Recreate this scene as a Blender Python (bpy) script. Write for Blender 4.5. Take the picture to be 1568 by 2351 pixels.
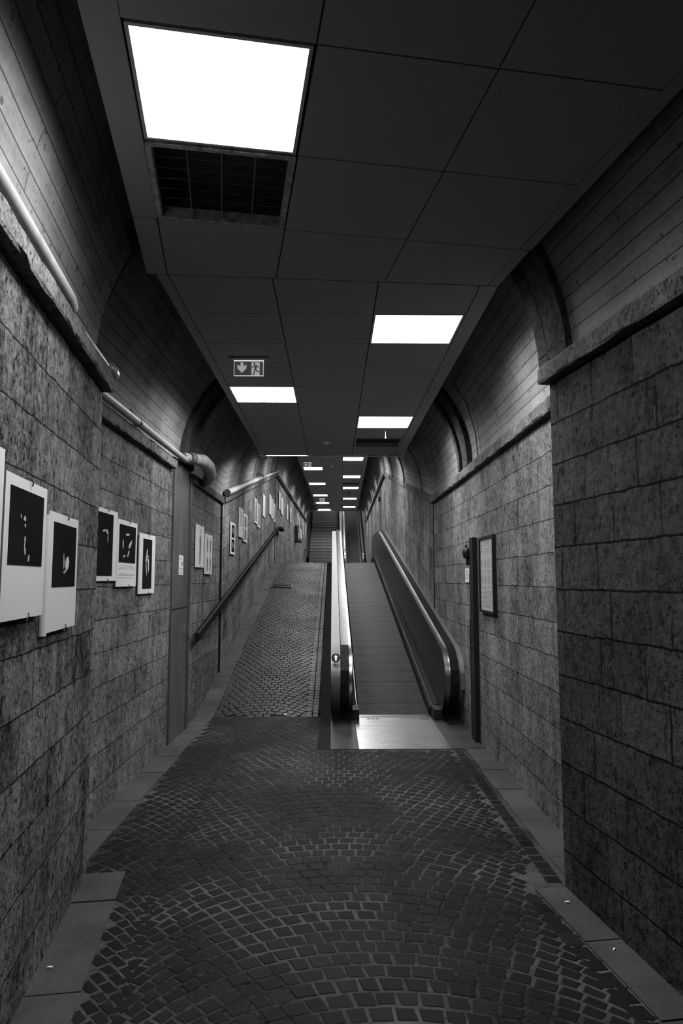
import bpy, bmesh, math, random
from mathutils import Vector, Matrix
random.seed(7)
PI = math.pi
scene = bpy.context.scene
for o in list(bpy.data.objects): bpy.data.objects.remove(o)

# ------------------------------------------------------------------ camera, world, exposure
F = 1567.0; PITCH = math.radians(5.63); YAW = math.radians(0.72)
cd = bpy.data.cameras.new('camera'); cam = bpy.data.objects.new('camera', cd)
scene.collection.objects.link(cam); scene.camera = cam
cd.sensor_fit = 'VERTICAL'; cd.sensor_height = 36.0; cd.lens = F / 2351 * 36.0
cd.clip_start = 0.05; cd.clip_end = 200
cam.location = (0, 0, 1.6); cam.rotation_euler = (PI / 2 + PITCH, 0, -YAW)
w = bpy.data.worlds.new('world'); scene.world = w; w.use_nodes = True
w.node_tree.nodes['Background'].inputs[0].default_value = (0, 0, 0, 1)
w.node_tree.nodes['Background'].inputs[1].default_value = 0
vs = scene.view_settings
vs.view_transform = 'Standard'; vs.look = 'None'; vs.exposure = 0.0; vs.gamma = 1; vs.use_curve_mapping = False
LAMP_W = 66.0        # watts of each ceiling panel, beam cut off at grazing angles
LAMP_SPREAD = math.radians(168)
LAMP = 7.0           # radiance of the opal diffuser itself

# ------------------------------------------------------------------ key dimensions (metres, eye at 1.6)
S11 = math.tan(math.radians(11)); Y0 = 8.19; YT = 18.75; ZT = (YT - Y0) * S11
XL, XR = -1.60, 1.45
CEIL = 3.37; CEILD = 5.10
CB, CT = 2.69, 2.79              # cornice bottom / top
YK = 9.78                        # where cornice kinks
KH = (4.45 - CB) / (YT - YK)
A8 = math.radians(8); A9 = math.radians(9)
H8 = Vector((-math.sin(A8), math.cos(A8), 0)); N8 = Vector((math.cos(A8), math.sin(A8), 0))
LA = Vector((-1.34, 3.90, 0)); RA = Vector((1.21, 3.71, 0))
def A(b, a, z=0.0): return Vector((b * math.cos(A9) - a * math.sin(A9), b * math.sin(A9) + a * math.cos(A9), z))
DR = 0.0152                      # the far level drifts slightly right
def dx(y): return DR * (y - YT) if y > YT else 0.0
def floor_z(y): return 0 if y < Y0 else (min((y - Y0) * S11, ZT))
def corn_z(y): return CB if y < YK else min(CB + (y - YK) * KH, 4.45)

# ------------------------------------------------------------------ materials
MATS = {}
class NT:
    def __init__(s, name):
        s.m = bpy.data.materials.new(name); s.m.use_nodes = True; s.t = s.m.node_tree
        s.b = s.t.nodes['Principled BSDF']; MATS[name] = s.m
    def n(s, typ, ins=None, **kw):
        nd = s.t.nodes.new(typ)
        for k, v in kw.items(): setattr(nd, k, v)
        for k, v in (ins or {}).items():
            if hasattr(v, 'is_output') or isinstance(v, bpy.types.NodeSocket): s.t.links.new(v, nd.inputs[k])
            else: nd.inputs[k].default_value = v
        return nd
    def math(s, op, a, b=0.0, c=None, clamp=False):
        ins = {0: a, 1: b}
        if c is not None: ins[2] = c
        return s.n('ShaderNodeMath', ins, operation=op, use_clamp=clamp).outputs[0]
    def ramp(s, v, p0, p1, c0=0.0, c1=1.0):
        r = s.n('ShaderNodeMapRange', {0: v, 1: p0, 2: p1, 3: c0, 4: c1}); return r.outputs[0]
    def vec(s, src, sc=(1, 1, 1), off=(0, 0, 0)):
        return s.n('ShaderNodeMapping', {0: src, 1: off, 3: sc}).outputs[0]
    def noise(s, v, scale, detail=3, rough=0.55): return s.n('ShaderNodeTexNoise', {'Vector': v, 'Scale': scale, 'Detail': detail, 'Roughness': rough}).outputs[0]
    def grey(s, v):
        return s.n('ShaderNodeCombineColor', {0: v, 1: v, 2: v}).outputs[0]
    def base(s, v): s.t.links.new(s.grey(v), s.b.inputs['Base Color'])
    def rough(s, v):
        if isinstance(v, float): s.b.inputs['Roughness'].default_value = v
        else: s.t.links.new(v, s.b.inputs['Roughness'])
    def bump(s, h, strength, dist):
        b = s.n('ShaderNodeBump', {'Height': h, 'Strength': strength, 'Distance': dist})
        s.t.links.new(b.outputs[0], s.b.inputs['Normal'])
    def uv(s): return s.n('ShaderNodeUVMap', uv_map='UVMap').outputs[0]
    def obj(s): return s.n('ShaderNodeTexCoord').outputs['Object']

def tuff(name, tone, contrast, bw=0.42, pit=1.0, joint=0.5, jw=0.0045, streak=0.5, pscale=1.0):
    t = NT(name); uv = t.uv(); ob = t.obj()
    wob = t.n('ShaderNodeTexNoise', {'Vector': uv, 'Scale': 6.0, 'Detail': 6.0, 'Roughness': .75})
    off = t.n('ShaderNodeVectorMath', {0: wob.outputs['Color'], 1: (.5, .5, .5)}, operation='SUBTRACT').outputs[0]
    off = t.n('ShaderNodeVectorMath', {0: off, 3: 0.034}, operation='SCALE').outputs[0]
    uvd = t.n('ShaderNodeVectorMath', {0: uv, 1: off}, operation='ADD').outputs[0]
    br = t.n('ShaderNodeTexBrick', {'Vector': uvd, 'Color1': (0, 0, 0, 1), 'Color2': (1, 1, 1, 1), 'Mortar': (.5, .5, .5, 1), 'Scale': 1.0,
             'Mortar Size': jw, 'Mortar Smooth': .5, 'Bias': 0.0, 'Brick Width': bw, 'Row Height': 0.2255}, offset=0.43, squash=1.25, squash_frequency=3)
    tone_r = t.n('ShaderNodeSeparateColor', {0: br.outputs[0]}).outputs[0]
    # horizontal joints stay crisp, vertical ones come and go
    row = t.n('ShaderNodeTexBrick', {'Vector': uvd, 'Scale': 1.0, 'Mortar Size': jw * .9, 'Mortar Smooth': .5, 'Brick Width': 400.0, 'Row Height': 0.2255}, offset=0.0)
    vis = t.ramp(t.noise(uv, 1.7, 2), .36, .55)
    mort = t.math('MAXIMUM', row.outputs['Fac'], t.math('MULTIPLY', br.outputs['Fac'], t.math('MULTIPLY', vis, joint)))
    st = t.noise(t.vec(ob, (1, 1, .13)), 5.0, 4, .6)
    st2 = t.noise(t.vec(ob, (1, 1, .25)), 17.0, 3, .6)
    cl = t.noise(ob, 1.3, 3, .6)
    fine = t.noise(ob, 85.0 * pscale, 3, .7)
    mid = t.noise(ob, 24.0, 3, .6)
    pt = t.noise(t.vec(ob, (1, 1, .72)), 62.0 * pscale, 3, .6)
    pits = t.math('MULTIPLY', t.ramp(pt, .42, .35), t.ramp(t.noise(ob, 7.0, 3, .6), .38, .55, .25, 1.0))
    pt2 = t.noise(t.vec(ob, (1, 1, .6)), 27.0 * pscale, 4, .6)
    pits2 = t.math('MULTIPLY', t.ramp(pt2, .405, .35), t.ramp(cl, .35, .6))
    pits = t.math('MAXIMUM', pits, pits2)
    v = t.math('ADD', t.ramp(st, .3, .7, -.5 * streak, .5 * streak), t.ramp(st2, .3, .7, -.22 * streak, .22 * streak))
    v = t.math('ADD', v, t.ramp(cl, .3, .7, -.25, .25))
    v = t.math('ADD', v, t.ramp(tone_r, 0, 1, -.24, .24))
    v = t.math('ADD', v, t.ramp(fine, .3, .7, -.28, .28))
    v = t.math('ADD', v, t.ramp(mid, .3, .7, -.34, .34))
    v = t.math('ADD', v, t.ramp(t.noise(ob, 8.0, 3, .6), .3, .7, -.22, .22))
    v = t.math('MULTIPLY_ADD', v, contrast, 1.0)
    v = t.math('MAXIMUM', v, .12)
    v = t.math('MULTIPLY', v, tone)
    v = t.math('MULTIPLY', v, t.math('SUBTRACT', 1.0, t.math('MULTIPLY', pits, min(.82 * pit, .9))))
    v = t.math('MULTIPLY', v, t.math('SUBTRACT', 1.0, t.math('MULTIPLY', mort, .78)))
    t.base(v); t.rough(.93)
    t.b.inputs['Specular IOR Level'].default_value = .02
    h = t.math('SUBTRACT', t.math('ADD', t.math('MULTIPLY', fine, .35), t.math('MULTIPLY', mid, .7)), t.math('MULTIPLY', pits, .8 * pit))
    h = t.math('SUBTRACT', h, t.math('MULTIPLY', mort, .5))
    t.bump(h, .9, .010)
    return t.m
TUFF_B = tuff('tuff_smooth', .098, 1.05)
TUFF_A = tuff('tuff_rough', .088, 1.2, bw=.36, pit=1.0, joint=.9, pscale=.75, jw=.005)
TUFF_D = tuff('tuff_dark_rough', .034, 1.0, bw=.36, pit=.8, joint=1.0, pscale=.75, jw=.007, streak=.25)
TUFF_C = tuff('tuff_streaked', .11, .95, bw=.5, pit=.6, joint=.4, streak=1.0)
CORN = tuff('tuff_cornice', .10, .8, bw=.3, pit=.9, joint=.0, jw=.0)

def plank():
    t = NT('board_marked_concrete'); uv = t.uv(); ob = t.obj()
    wob = t.n('ShaderNodeTexNoise', {'Vector': uv, 'Scale': 3.0, 'Detail': 3.0}).outputs['Color']
    off = t.n('ShaderNodeVectorMath', {0: wob, 3: 0.008}, operation='SCALE').outputs[0]
    uvd = t.n('ShaderNodeVectorMath', {0: uv, 1: off}, operation='ADD').outputs[0]
    br = t.n('ShaderNodeTexBrick', {'Vector': uvd, 'Color1': (0, 0, 0, 1), 'Color2': (1, 1, 1, 1), 'Mortar': (.5, .5, .5, 1), 'Scale': 1.0,
             'Mortar Size': .0032, 'Mortar Smooth': .35, 'Brick Width': 3.3, 'Row Height': .088}, offset=.37)
    tr = t.n('ShaderNodeSeparateColor', {0: br.outputs[0]}).outputs[0]
    n1 = t.noise(ob, 2.2, 4, .6); n2 = t.noise(ob, 40, 3, .6); n3 = t.noise(t.vec(uv, (.5, 9, 1)), 2.0, 3)
    sp = t.ramp(t.noise(ob, 22, 2, .5), .34, .29)
    v = t.math('ADD', t.ramp(n1, .3, .7, -.25, .25), t.ramp(n2, .3, .7, -.12, .12))
    v = t.math('ADD', v, t.ramp(n3, .3, .7, -.15, .15)); v = t.math('ADD', v, t.ramp(tr, 0, 1, -.08, .08))
    v = t.math('MULTIPLY', t.math('ADD', v, 1.0), .165)
    v = t.math('MULTIPLY', v, t.math('SUBTRACT', 1.0, t.math('MULTIPLY', sp, .6)))
    v = t.math('MULTIPLY', v, t.math('SUBTRACT', 1.0, t.math('MULTIPLY', br.outputs['Fac'], .8)))
    t.base(v); t.rough(.85); t.b.inputs['Specular IOR Level'].default_value = .05
    t.bump(t.math('SUBTRACT', t.math('MULTIPLY', n2, .3), br.outputs['Fac']), .5, .006)
    return t.m
PLANK = plank()

def simple(name, v, rough=.6, metal=0.0, nscale=0, namp=0.0, bump=0.0, stretch=(1, 1, 1), spec=None, ramp_r=0.0):
    t = NT(name)
    if nscale:
        n = t.noise(t.vec(t.obj(), stretch), nscale, 4, .6)
        t.base(t.math('MULTIPLY', t.ramp(n, .25, .75, 1 - namp, 1 + namp), v))
        if ramp_r: t.rough(t.ramp(n, .3, .7, rough - ramp_r, rough + ramp_r))
        else: t.rough(rough)
        if bump: t.bump(n, bump, .004)
    else:
        t.b.inputs['Base Color'].default_value = (v, v, v, 1); t.rough(rough)
    t.b.inputs['Metallic'].default_value = metal
    if spec is not None: t.b.inputs['Specular IOR Level'].default_value = spec
    return t.m
def emit(name, v, strength):
    t = NT(name); t.b.inputs['Base Color'].default_value = (v, v, v, 1)
    t.b.inputs['Emission Color'].default_value = (1, 1, 1, 1); t.b.inputs['Emission Strength'].default_value = strength
    return t.m
TILE = simple('ceiling_tile', .265, .8, nscale=60, namp=.06, bump=.15, spec=.08)
TGAP = simple('ceiling_gap', .03, .9, nscale=20, namp=.2)
TRIMM = simple('ceiling_edge_metal', .5, .55, nscale=8, namp=.05)
GLOW = emit('light_diffuser', .8, LAMP)
LFRAME = simple('light_frame_white', .35, .5, nscale=10, namp=.04)
STEEL = simple('brushed_steel', .28, .3, 1.0, nscale=5, namp=.06, stretch=(1, 30, 1))
STEELP = simple('steel_plate', .45, .3, 1.0, nscale=9, namp=.12, stretch=(.3, 12, 1), ramp_r=.05, bump=.04)
STEELD = simple('dark_steel', .06, .36, 1.0, nscale=4, namp=.15, stretch=(1, 1, .2))
RUBBER = simple('black_rubber', .008, .24, 0, nscale=10, namp=.2, spec=.14)
BLACKM = simple('black_paint', .010, .5, nscale=10, namp=.2, spec=.08)
DECKP = simple('painted_aluminium', .11, .45, .4, nscale=30, namp=.04)
PIPE = simple('pipe_grey', .19, .5, nscale=12, namp=.25, bump=.1)
PIPED = simple('pipe_dark', .06, .35, nscale=12, namp=.3, bump=.2)
SKIRT = simple('skirt_black', .02, .5, 0, nscale=6, namp=.2, spec=0.0)
DOORM = simple('door_grey_metal', .07, .42, .3, nscale=3, namp=.35, stretch=(1, 1, .4), ramp_r=.12)
BOARD = simple('board_white', .40, .55, nscale=3, namp=.03)
PRINT = simple('print_black', .009, .7, nscale=3, namp=.3, spec=0.0)
PRINTG = simple('print_grey', .13, .3, nscale=4, namp=.5)
INK = simple('ink_grey', .16, .6, nscale=8, namp=.2)
FIG = simple('figure_light', .3, .5, nscale=14, namp=.6)
FIGD = simple('figure_dark', .05, .5, nscale=14, namp=.5)
HOOK = simple('hook_black', .01, .5, nscale=8, namp=.2)
VENTD = simple('vent_dark', .02, .8, nscale=16, namp=.4)
WIRE = simple('vent_wire', .16, .5, nscale=14, namp=.3)
RUST = simple('vent_frame_worn', .26, .7, nscale=28, namp=.8, bump=.3)
STAIRM = MATS.get('x') or simple('stair_stone', .05, .6, nscale=6, namp=.3, bump=.1)
ESCM = simple('escalator_step', .05, .5, .5, nscale=10, namp=.2)
SIGNL = emit('exit_pictogram_light', .6, .30)
SIGND = emit('exit_panel_dark', .05, .035)
SIGNR = emit('exit_sign_rim', .7, .5)
SIGNT = emit('exit_sign_lit_edge', .8, 1.0)
PAPER = simple('paper', .38, .6, nscale=6, namp=.06)
WHITEP = simple('white_plastic', .6, .5, nscale=6, namp=.05)
LITM = simple('litter_white', .8, .7, nscale=30, namp=.1)
EXTM = simple('extinguisher_grey', .16, .3, nscale=6, namp=.1)
RAILM = simple('handrail_dark_wood', .012, .45, nscale=12, namp=.3, stretch=(1, .2, 1), spec=0.0)
def kerbm():
    t = NT('kerb_stone'); ob = t.obj()
    v = t.math('ADD', t.ramp(t.noise(ob, 2.5, 4), .3, .7, -.3, .3), t.ramp(t.noise(ob, 60, 3), .3, .7, -.15, .15))
    t.base(t.math('MULTIPLY', t.math('ADD', v, 1.0), .038)); t.rough(.8); t.b.inputs['Specular IOR Level'].default_value = .06; t.bump(t.noise(ob, 50, 3), .3, .004); return t.m
KERB = kerbm()
def cobm(name, tone, spec=.04, ra=0.0):
    t = NT(name); ob = t.obj()
    att = t.n('ShaderNodeVertexColor', layer_name='tone')
    r = t.n('ShaderNodeSeparateColor', {0: att.outputs[0]}).outputs[0]
    n = t.noise(ob, 70, 3); c = t.noise(ob, 1.4, 4)
    v = t.math('ADD', t.ramp(r, 0, 1, -.3, .3), t.ramp(n, .3, .7, -.25, .25)); v = t.math('ADD', v, t.ramp(c, .3, .7, -.35, .35))
    t.base(t.math('MULTIPLY', t.math('ADD', v, 1.0), tone)); t.rough(t.ramp(c, .3, .7, .5 - ra, .68 - ra)); t.b.inputs['Specular IOR Level'].default_value = spec; t.bump(n, .35, .004); return t.m
COB = cobm('basalt_cobble', .0065)
COBR = cobm('basalt_cobble_sheen', .0115, .16, .06)  # glossier ramp stones, with part of their sheen painted in as lighter base colour
def groutm(name='cobble_grout', g=.042):
    t = NT(name); ob = t.obj()
    v = t.math('ADD', t.ramp(t.noise(ob, 1.1, 3), .42, .62, -.55, .45), t.ramp(t.noise(ob, 40, 3), .3, .7, -.3, .3))
    t.base(t.math('MULTIPLY', t.math('ADD', v, 1.0), g)); t.rough(.95); t.b.inputs['Specular IOR Level'].default_value = .0; t.bump(t.noise(ob, 60, 3), .3, .004); return t.m
GROUT = groutm(); GROUTR = groutm('cobble_grout_dark', .011)

# ------------------------------------------------------------------ mesh helper
class M:
    def __init__(s): s.v = []; s.f = []; s.uv = []; s.mi = []; s.col = []
    def face(s, pts, uvs=None, mi=0, col=.5):
        i = len(s.v); s.v += [tuple(p) for p in pts]; s.f.append(tuple(range(i, i + len(pts))))
        s.uv.append(uvs or [(0, 0)] * len(pts)); s.mi.append(mi); s.col.append(col)
    def box(s, a, b, mi=0, fr=None):
        x0, y0, z0 = a; x1, y1, z1 = b
        P = [Vector(p) for p in ((x0, y0, z0), (x1, y0, z0), (x1, y1, z0), (x0, y1, z0), (x0, y0, z1), (x1, y0, z1), (x1, y1, z1), (x0, y1, z1))]
        if fr: P = [fr(p) for p in P]
        for q in ((3, 2, 1, 0), (4, 5, 6, 7), (0, 1, 5, 4), (1, 2, 6, 5), (2, 3, 7, 6), (3, 0, 4, 7)):
            s.face([P[k] for k in q], None, mi)
    def prism(s, outline, lo, hi, fr=lambda p: p, mi=0):
        """outline in (x,y), extruded lo..hi in z, through fr"""
        b = [fr(Vector((x, y, lo))) for x, y in outline]; t = [fr(Vector((x, y, hi))) for x, y in outline]
        s.face(list(reversed(b)), None, mi); s.face(t, None, mi)
        n = len(outline)
        for k in range(n): s.face([b[k], b[(k + 1) % n], t[(k + 1) % n], t[k]], None, mi)
    def tube(s, pts, r, seg=12, mi=0, caps=True, rr=None):
        pts = [Vector(p) for p in pts]; rings = []
        for i, p in enumerate(pts):
            d = (pts[min(i + 1, len(pts) - 1)] - pts[max(i - 1, 0)]).normalized()
            up = Vector((0, 0, 1)) if abs(d.z) < .9 else Vector((1, 0, 0))
            a = d.cross(up).normalized(); b = a.cross(d)
            R = rr[i] if rr else r
            rings.append([p + (a * math.cos(t) + b * math.sin(t)) * R for t in [2 * PI * k / seg for k in range(seg)]])
        for i in range(len(rings) - 1):
            for k in range(seg): s.face([rings[i][k], rings[i][(k + 1) % seg], rings[i + 1][(k + 1) % seg], rings[i + 1][k]], None, mi)
        if caps: s.face(list(reversed(rings[0])), None, mi); s.face(rings[-1], None, mi)
    def band(s, path, off_in, x0, x1, thick, mi=0):
        """closed band following a YZ path; thick measured along left normal"""
        n = len(path); nor = []
        for i in range(n):
            a = Vector(path[max(i - 1, 0)]); b = Vector(path[min(i + 1, n - 1)]); d = (b - a).normalized(); nor.append(Vector((-d.y, d.x)))
        lo = [Vector(path[i]) + nor[i] * off_in for i in range(n)]; hi = [Vector(path[i]) + nor[i] * (off_in + thick) for i in range(n)]
        for i in range(n - 1):
            L0, L1, H0, H1 = lo[i], lo[i + 1], hi[i], hi[i + 1]
            s.face([(x0, H0.x, H0.y), (x1, H0.x, H0.y), (x1, H1.x, H1.y), (x0, H1.x, H1.y)], None, mi)
            s.face([(x0, L1.x, L1.y), (x1, L1.x, L1.y), (x1, L0.x, L0.y), (x0, L0.x, L0.y)], None, mi)
            for x, fl in ((x0, 0), (x1, 1)):
                q = [(x, L0.x, L0.y), (x, H0.x, H0.y), (x, H1.x, H1.y), (x, L1.x, L1.y)]
                s.face(list(reversed(q)) if fl else q, None, mi)
        for i, fl in ((0, 0), (n - 1, 1)):
            q = [(x0, lo[i].x, lo[i].y), (x1, lo[i].x, lo[i].y), (x1, hi[i].x, hi[i].y), (x0, hi[i].x, hi[i].y)]
            s.face(list(reversed(q)) if fl else q, None, mi)
    def build(s, name, mats, parent=None, smooth=False, weld=False, origin=None, bevel=0):
        me = bpy.data.meshes.new(name)
        vv = s.v
        if origin is not None: o = Vector(origin); vv = [tuple(Vector(p) - o) for p in vv]
        me.from_pydata(vv, [], s.f)
        uvl = me.uv_layers.new(name='UVMap'); k = 0
        data = []
        for u in s.uv:
            for c in u: data += [c[0], c[1]]
        uvl.data.foreach_set('uv', data)
        if any(c != .5 for c in s.col):
            ca = me.color_attributes.new(name='tone', type='FLOAT_COLOR', domain='CORNER'); cc = []
            for f, c in zip(s.f, s.col): cc += [c, c, c, 1] * len(f)
            ca.data.foreach_set('color', cc)
        for m in (mats if isinstance(mats, (list, tuple)) else [mats]): me.materials.append(m)
        me.polygons.foreach_set('material_index', s.mi)
        if weld or smooth:
            bm = bmesh.new(); bm.from_mesh(me); bmesh.ops.remove_doubles(bm, verts=bm.verts, dist=1e-5)
            if smooth:
                for f in bm.faces: f.smooth = True
                for e in bm.edges:
                    if len(e.link_faces) != 2 or e.calc_face_angle(0) > math.radians(38): e.smooth = False
            bm.to_mesh(me); bm.free()
        o = bpy.data.objects.new(name, me); scene.collection.objects.link(o)
        if origin is not None: o.location = origin
        if parent: o.parent = parent
        if bevel:
            bv = o.modifiers.new('bevel', 'BEVEL'); bv.width = bevel; bv.segments = 2; bv.limit_method = 'ANGLE'
        return o
def struct(o): o['kind'] = 'structure'; return o
def tag(o, label, cat, group=None):
    o['label'] = label; o['category'] = cat
    if group: o['group'] = group
    return o
def empty(name, loc=(0, 0, 0), rot=(0, 0, 0)):
    e = bpy.data.objects.new(name, None); scene.collection.objects.link(e)
    e.empty_display_size = .1; e.location = loc; e.rotation_euler = rot; return e

# ------------------------------------------------------------------ walls
def wall(name, pts, mat, z0=-.02, nrm_flip=False, shear=0, ztop=None, u0=0, voff=0.0):
    """pts: list of (x,y,zbottom,ztop); quads between, UV in metres"""
    m = M(); u = u0
    for i in range(len(pts) - 1):
        x0, y0, b0, t0 = pts[i]; x1, y1, b1, t1 = pts[i + 1]; L = math.hypot(x1 - x0, y1 - y0)
        s0 = (y0 * shear); s1 = (y1 * shear)
        q = [(x0, y0, b0), (x1, y1, b1), (x1, y1, t1), (x0, y0, t0)]
        uv = [(u, b0 - s0 + voff), (u + L, b1 - s1 + voff), (u + L, t1 - s1 + voff), (u, t0 - s0 + voff)]
        if nrm_flip: q.reverse(); uv.reverse()
        m.face(q, uv); u += L
    return struct(m.build(name, mat))
VO = -1.775 + 0.2255 * 20
def subdiv(p, q, n): return [tuple(p[i] + (q[i] - p[i]) * k / n for i in range(len(p))) for k in range(n + 1)]
TOP = CT + .02
# near section (A): left and right, running back past the camera
nl = LA - H8 * 8.0; nr = RA - H8 * 8.0
wall('wall_near_left', [(nl.x, nl.y, -.02, TOP), (LA.x, LA.y, -.02, TOP), (XL - .02, LA.y + .03, -.02, TOP)], TUFF_A, nrm_flip=True, voff=VO)
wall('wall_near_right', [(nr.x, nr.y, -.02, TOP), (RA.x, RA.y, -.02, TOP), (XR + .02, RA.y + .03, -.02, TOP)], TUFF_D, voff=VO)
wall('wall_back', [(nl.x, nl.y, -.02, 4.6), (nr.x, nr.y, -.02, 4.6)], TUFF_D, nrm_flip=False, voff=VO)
# middle section (B)
wall('wall_middle_left', [(XL, 3.9, -.02, TOP), (XL, YK, -.02, TOP)], TUFF_B, nrm_flip=True, voff=VO)
wall('wall_middle_right', [(XR, 3.7, -.02, TOP), (XR, YK, -.02, TOP)], TUFF_B, voff=VO)
# ramp section (C): top rises with the ramp, courses too
cz = lambda y: corn_z(y) + .12
wall('wall_ramp_left', [(XL, YK, -.02, cz(YK)), (XL, YT, ZT - .5, cz(YT))], TUFF_C, nrm_flip=True, shear=KH, voff=VO + YK * KH)
wall('wall_ramp_right', [(XR, YK, -.02, cz(YK)), (XR, YT, ZT - .5, cz(YT))], TUFF_C, shear=KH, voff=VO + YK * KH)
# upper level (D)
YE = 34.4
def DXL(y): return XL + dx(y) + .01
def DXR(y): return XR + dx(y) - .01
wall('wall_upper_left', [(XL, YT, ZT - .5, 4.57), (DXL(YE), YE, ZT - .5, 4.57)], TUFF_C, nrm_flip=True, voff=VO - ZT)
wall('wall_upper_right', [(XR, YT, ZT - .5, 4.57), (DXR(YE), YE, ZT - .5, 4.57)], TUFF_C, voff=VO - ZT)
# beyond the header: stair shaft
wall('wall_stair_left', [(DXL(YE), YE, 1.5, 5.9), (DXL(YE) + .1, 47, 1.5, 13)], TUFF_C, nrm_flip=True, voff=VO)
wall('wall_stair_right', [(DXR(YE) + .1, YE, 1.5, 5.9), (DXR(YE) + .2, 47, 1.5, 13)], TUFF_C, voff=VO)
m = M(); m.face([(-2, 47, 1.5), (3, 47, 1.5), (3, 47, 13), (-2, 47, 13)], [(0, 0), (5, 0), (5, 11), (0, 11)])
struct(m.build('wall_stair_back', TUFF_C))

# ------------------------------------------------------------------ cornices
def cornice(name, pts, side, depth=.055, h=.10, mat=CORN, jitter=.004, lip=0):
    """pts (x,y,zbottom) along a wall; side=+1 protrudes towards +x normal (left wall)"""
    m = M(); P = []
    for i in range(len(pts) - 1):
        a, b = Vector(pts[i]), Vector(pts[i + 1]); n = max(1, int((b - a).length / .09))
        for k in range(n): P.append(a + (b - a) * (k / n))
    P.append(Vector(pts[-1]))
    rings = []; u = 0
    for i, p in enumerate(P):
        d = (P[min(i + 1, len(P) - 1)] - P[max(i - 1, 0)]); d.z = 0; d.normalize()
        nn = Vector((d.y, -d.x, 0)) * side
        j = lambda s=1: random.uniform(-jitter, jitter) * s
        ring = [p - nn * .06, p + nn * (depth - .006 + j()) + Vector((0, 0, j())), p + nn * (depth + j()) + Vector((0, 0, .012)),
                p + nn * (depth + j()) + Vector((0, 0, h - .02)), p + nn * (depth - .012 + j()) + Vector((0, 0, h + j(1.4))), p - nn * .06 + Vector((0, 0, h + .004))]
        rings.append((ring, u)); u += .09
    for i in range(len(rings) - 1):
        r0, u0 = rings[i]; r1, u1 = rings[i + 1]
        for k in range(5):
            q = [r0[k], r1[k], r1[k + 1], r0[k + 1]]; uv = [(u0, k * .03), (u1, k * .03), (u1, k * .03 + .03), (u0, k * .03 + .03)]
            if side > 0: q.reverse(); uv.reverse()
            m.face(q, uv)
    m.face(rings[0][0]); m.face(list(reversed(rings[-1][0])))
    return struct(m.build(name, mat))
def off(p, x): return (p[0] + x, p[1], p[2])
cl0 = LA - H8 * 7.9; cr0 = RA - H8 * 7.9
cornice('trim_1', [(cl0.x, cl0.y, CB), (LA.x, LA.y + .03, CB)], 1)
cornice('trim_2', [(cr0.x, cr0.y, CB), (RA.x, RA.y + .04, CB)], -1, depth=.06)
cornice('trim_3', [(XL, 3.93, CB), (XL, 6.72, CB)], 1)
cornice('trim_4', [(XR, 3.74, CB), (XR, YK, CB)], -1)
cornice('trim_5', [(XL, 7.62, CB - .01), (XL, YK, CB - .01)], 1, depth=.04)
cornice('trim_6', [(XL, YK, CB), (XL, YT, 4.45)], 1)
cornice('trim_7', [(XR, YK, CB), (XR, YT, 4.45)], -1, depth=.03)
cornice('trim_8', [(XL, YT, 4.45), (DXL(YE), YE, 4.45)], 1)
cornice('trim_9', [(XR, YT, 4.45), (DXR(YE), YE, 4.45)], -1, depth=.03)

JOINT = simple('joint_dark', .008, .9, nscale=9, namp=.3, spec=0.0)
m = M(); m.box((XL - .02, 9.70, .25), (XL + .012, 9.80, CB + .01)); struct(m.build('trim_40', JOINT))
m = M(); m.box((XL - .02, YT - .03, ZT - .1), (XL + .008, YT + .03, 4.5)); struct(m.build('trim_41', JOINT))
m = M(); m.box((XR - .006, YK - .02, .2), (XR + .02, YK + .02, CB)); struct(m.build('trim_42', JOINT))

# ------------------------------------------------------------------ vaults
VH = 1.4
def arc_pts(l, r, z, inset=0, n=28, vh=VH):
    c = (l + r) / 2; hv = (r - l) / 2; R = hv.length - inset; d = hv.normalized(); out = []
    for k in range(n + 1):
        t = PI - PI * k / n; p = c + d * (R * math.cos(t)); out.append(Vector((p.x, p.y, z + (vh - inset) * math.sin(t))))
    return out
def vault(name, stations):
    m = M(); prev = None; u = 0
    for (l, r, z) in stations:
        l = Vector((l[0], l[1], 0)); r = Vector((r[0], r[1], 0)); pts = arc_pts(l, r, z)
        if prev:
            L = ((l + r) / 2 - pc).length; du = u + L; v = 0
            for k in range(len(pts) - 1):
                dv = (pts[k + 1] - pts[k]).length
                m.face([prev[k], prev[k + 1], pts[k + 1], pts[k]], [(u, v), (u, v + dv), (du, v + dv), (du, v)]); v += dv
            u = du
        prev = pts; pc = (l + r) / 2
    return struct(m.build(name, PLANK, smooth=True))
vault('ceiling_vault_near', [((nl.x, nl.y), (nr.x, nr.y), CT), ((LA.x - .06, LA.y), (RA.x + .06, RA.y + .16), CT)])
vault('ceiling_vault_middle', [((XL, 3.82), (XR, 3.82), CT), ((XL, YK), (XR, YK), CT)])
vault('ceiling_vault_ramp', [((XL, YK), (XR, YK), CT), ((XL, YT), (XR, YT), 4.55)])
vault('ceiling_vault_upper', [((XL, YT), (XR, YT), 4.55), ((DXL(YE), YE), (DXR(YE), YE), 4.55)])
ribc = [10]
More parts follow.
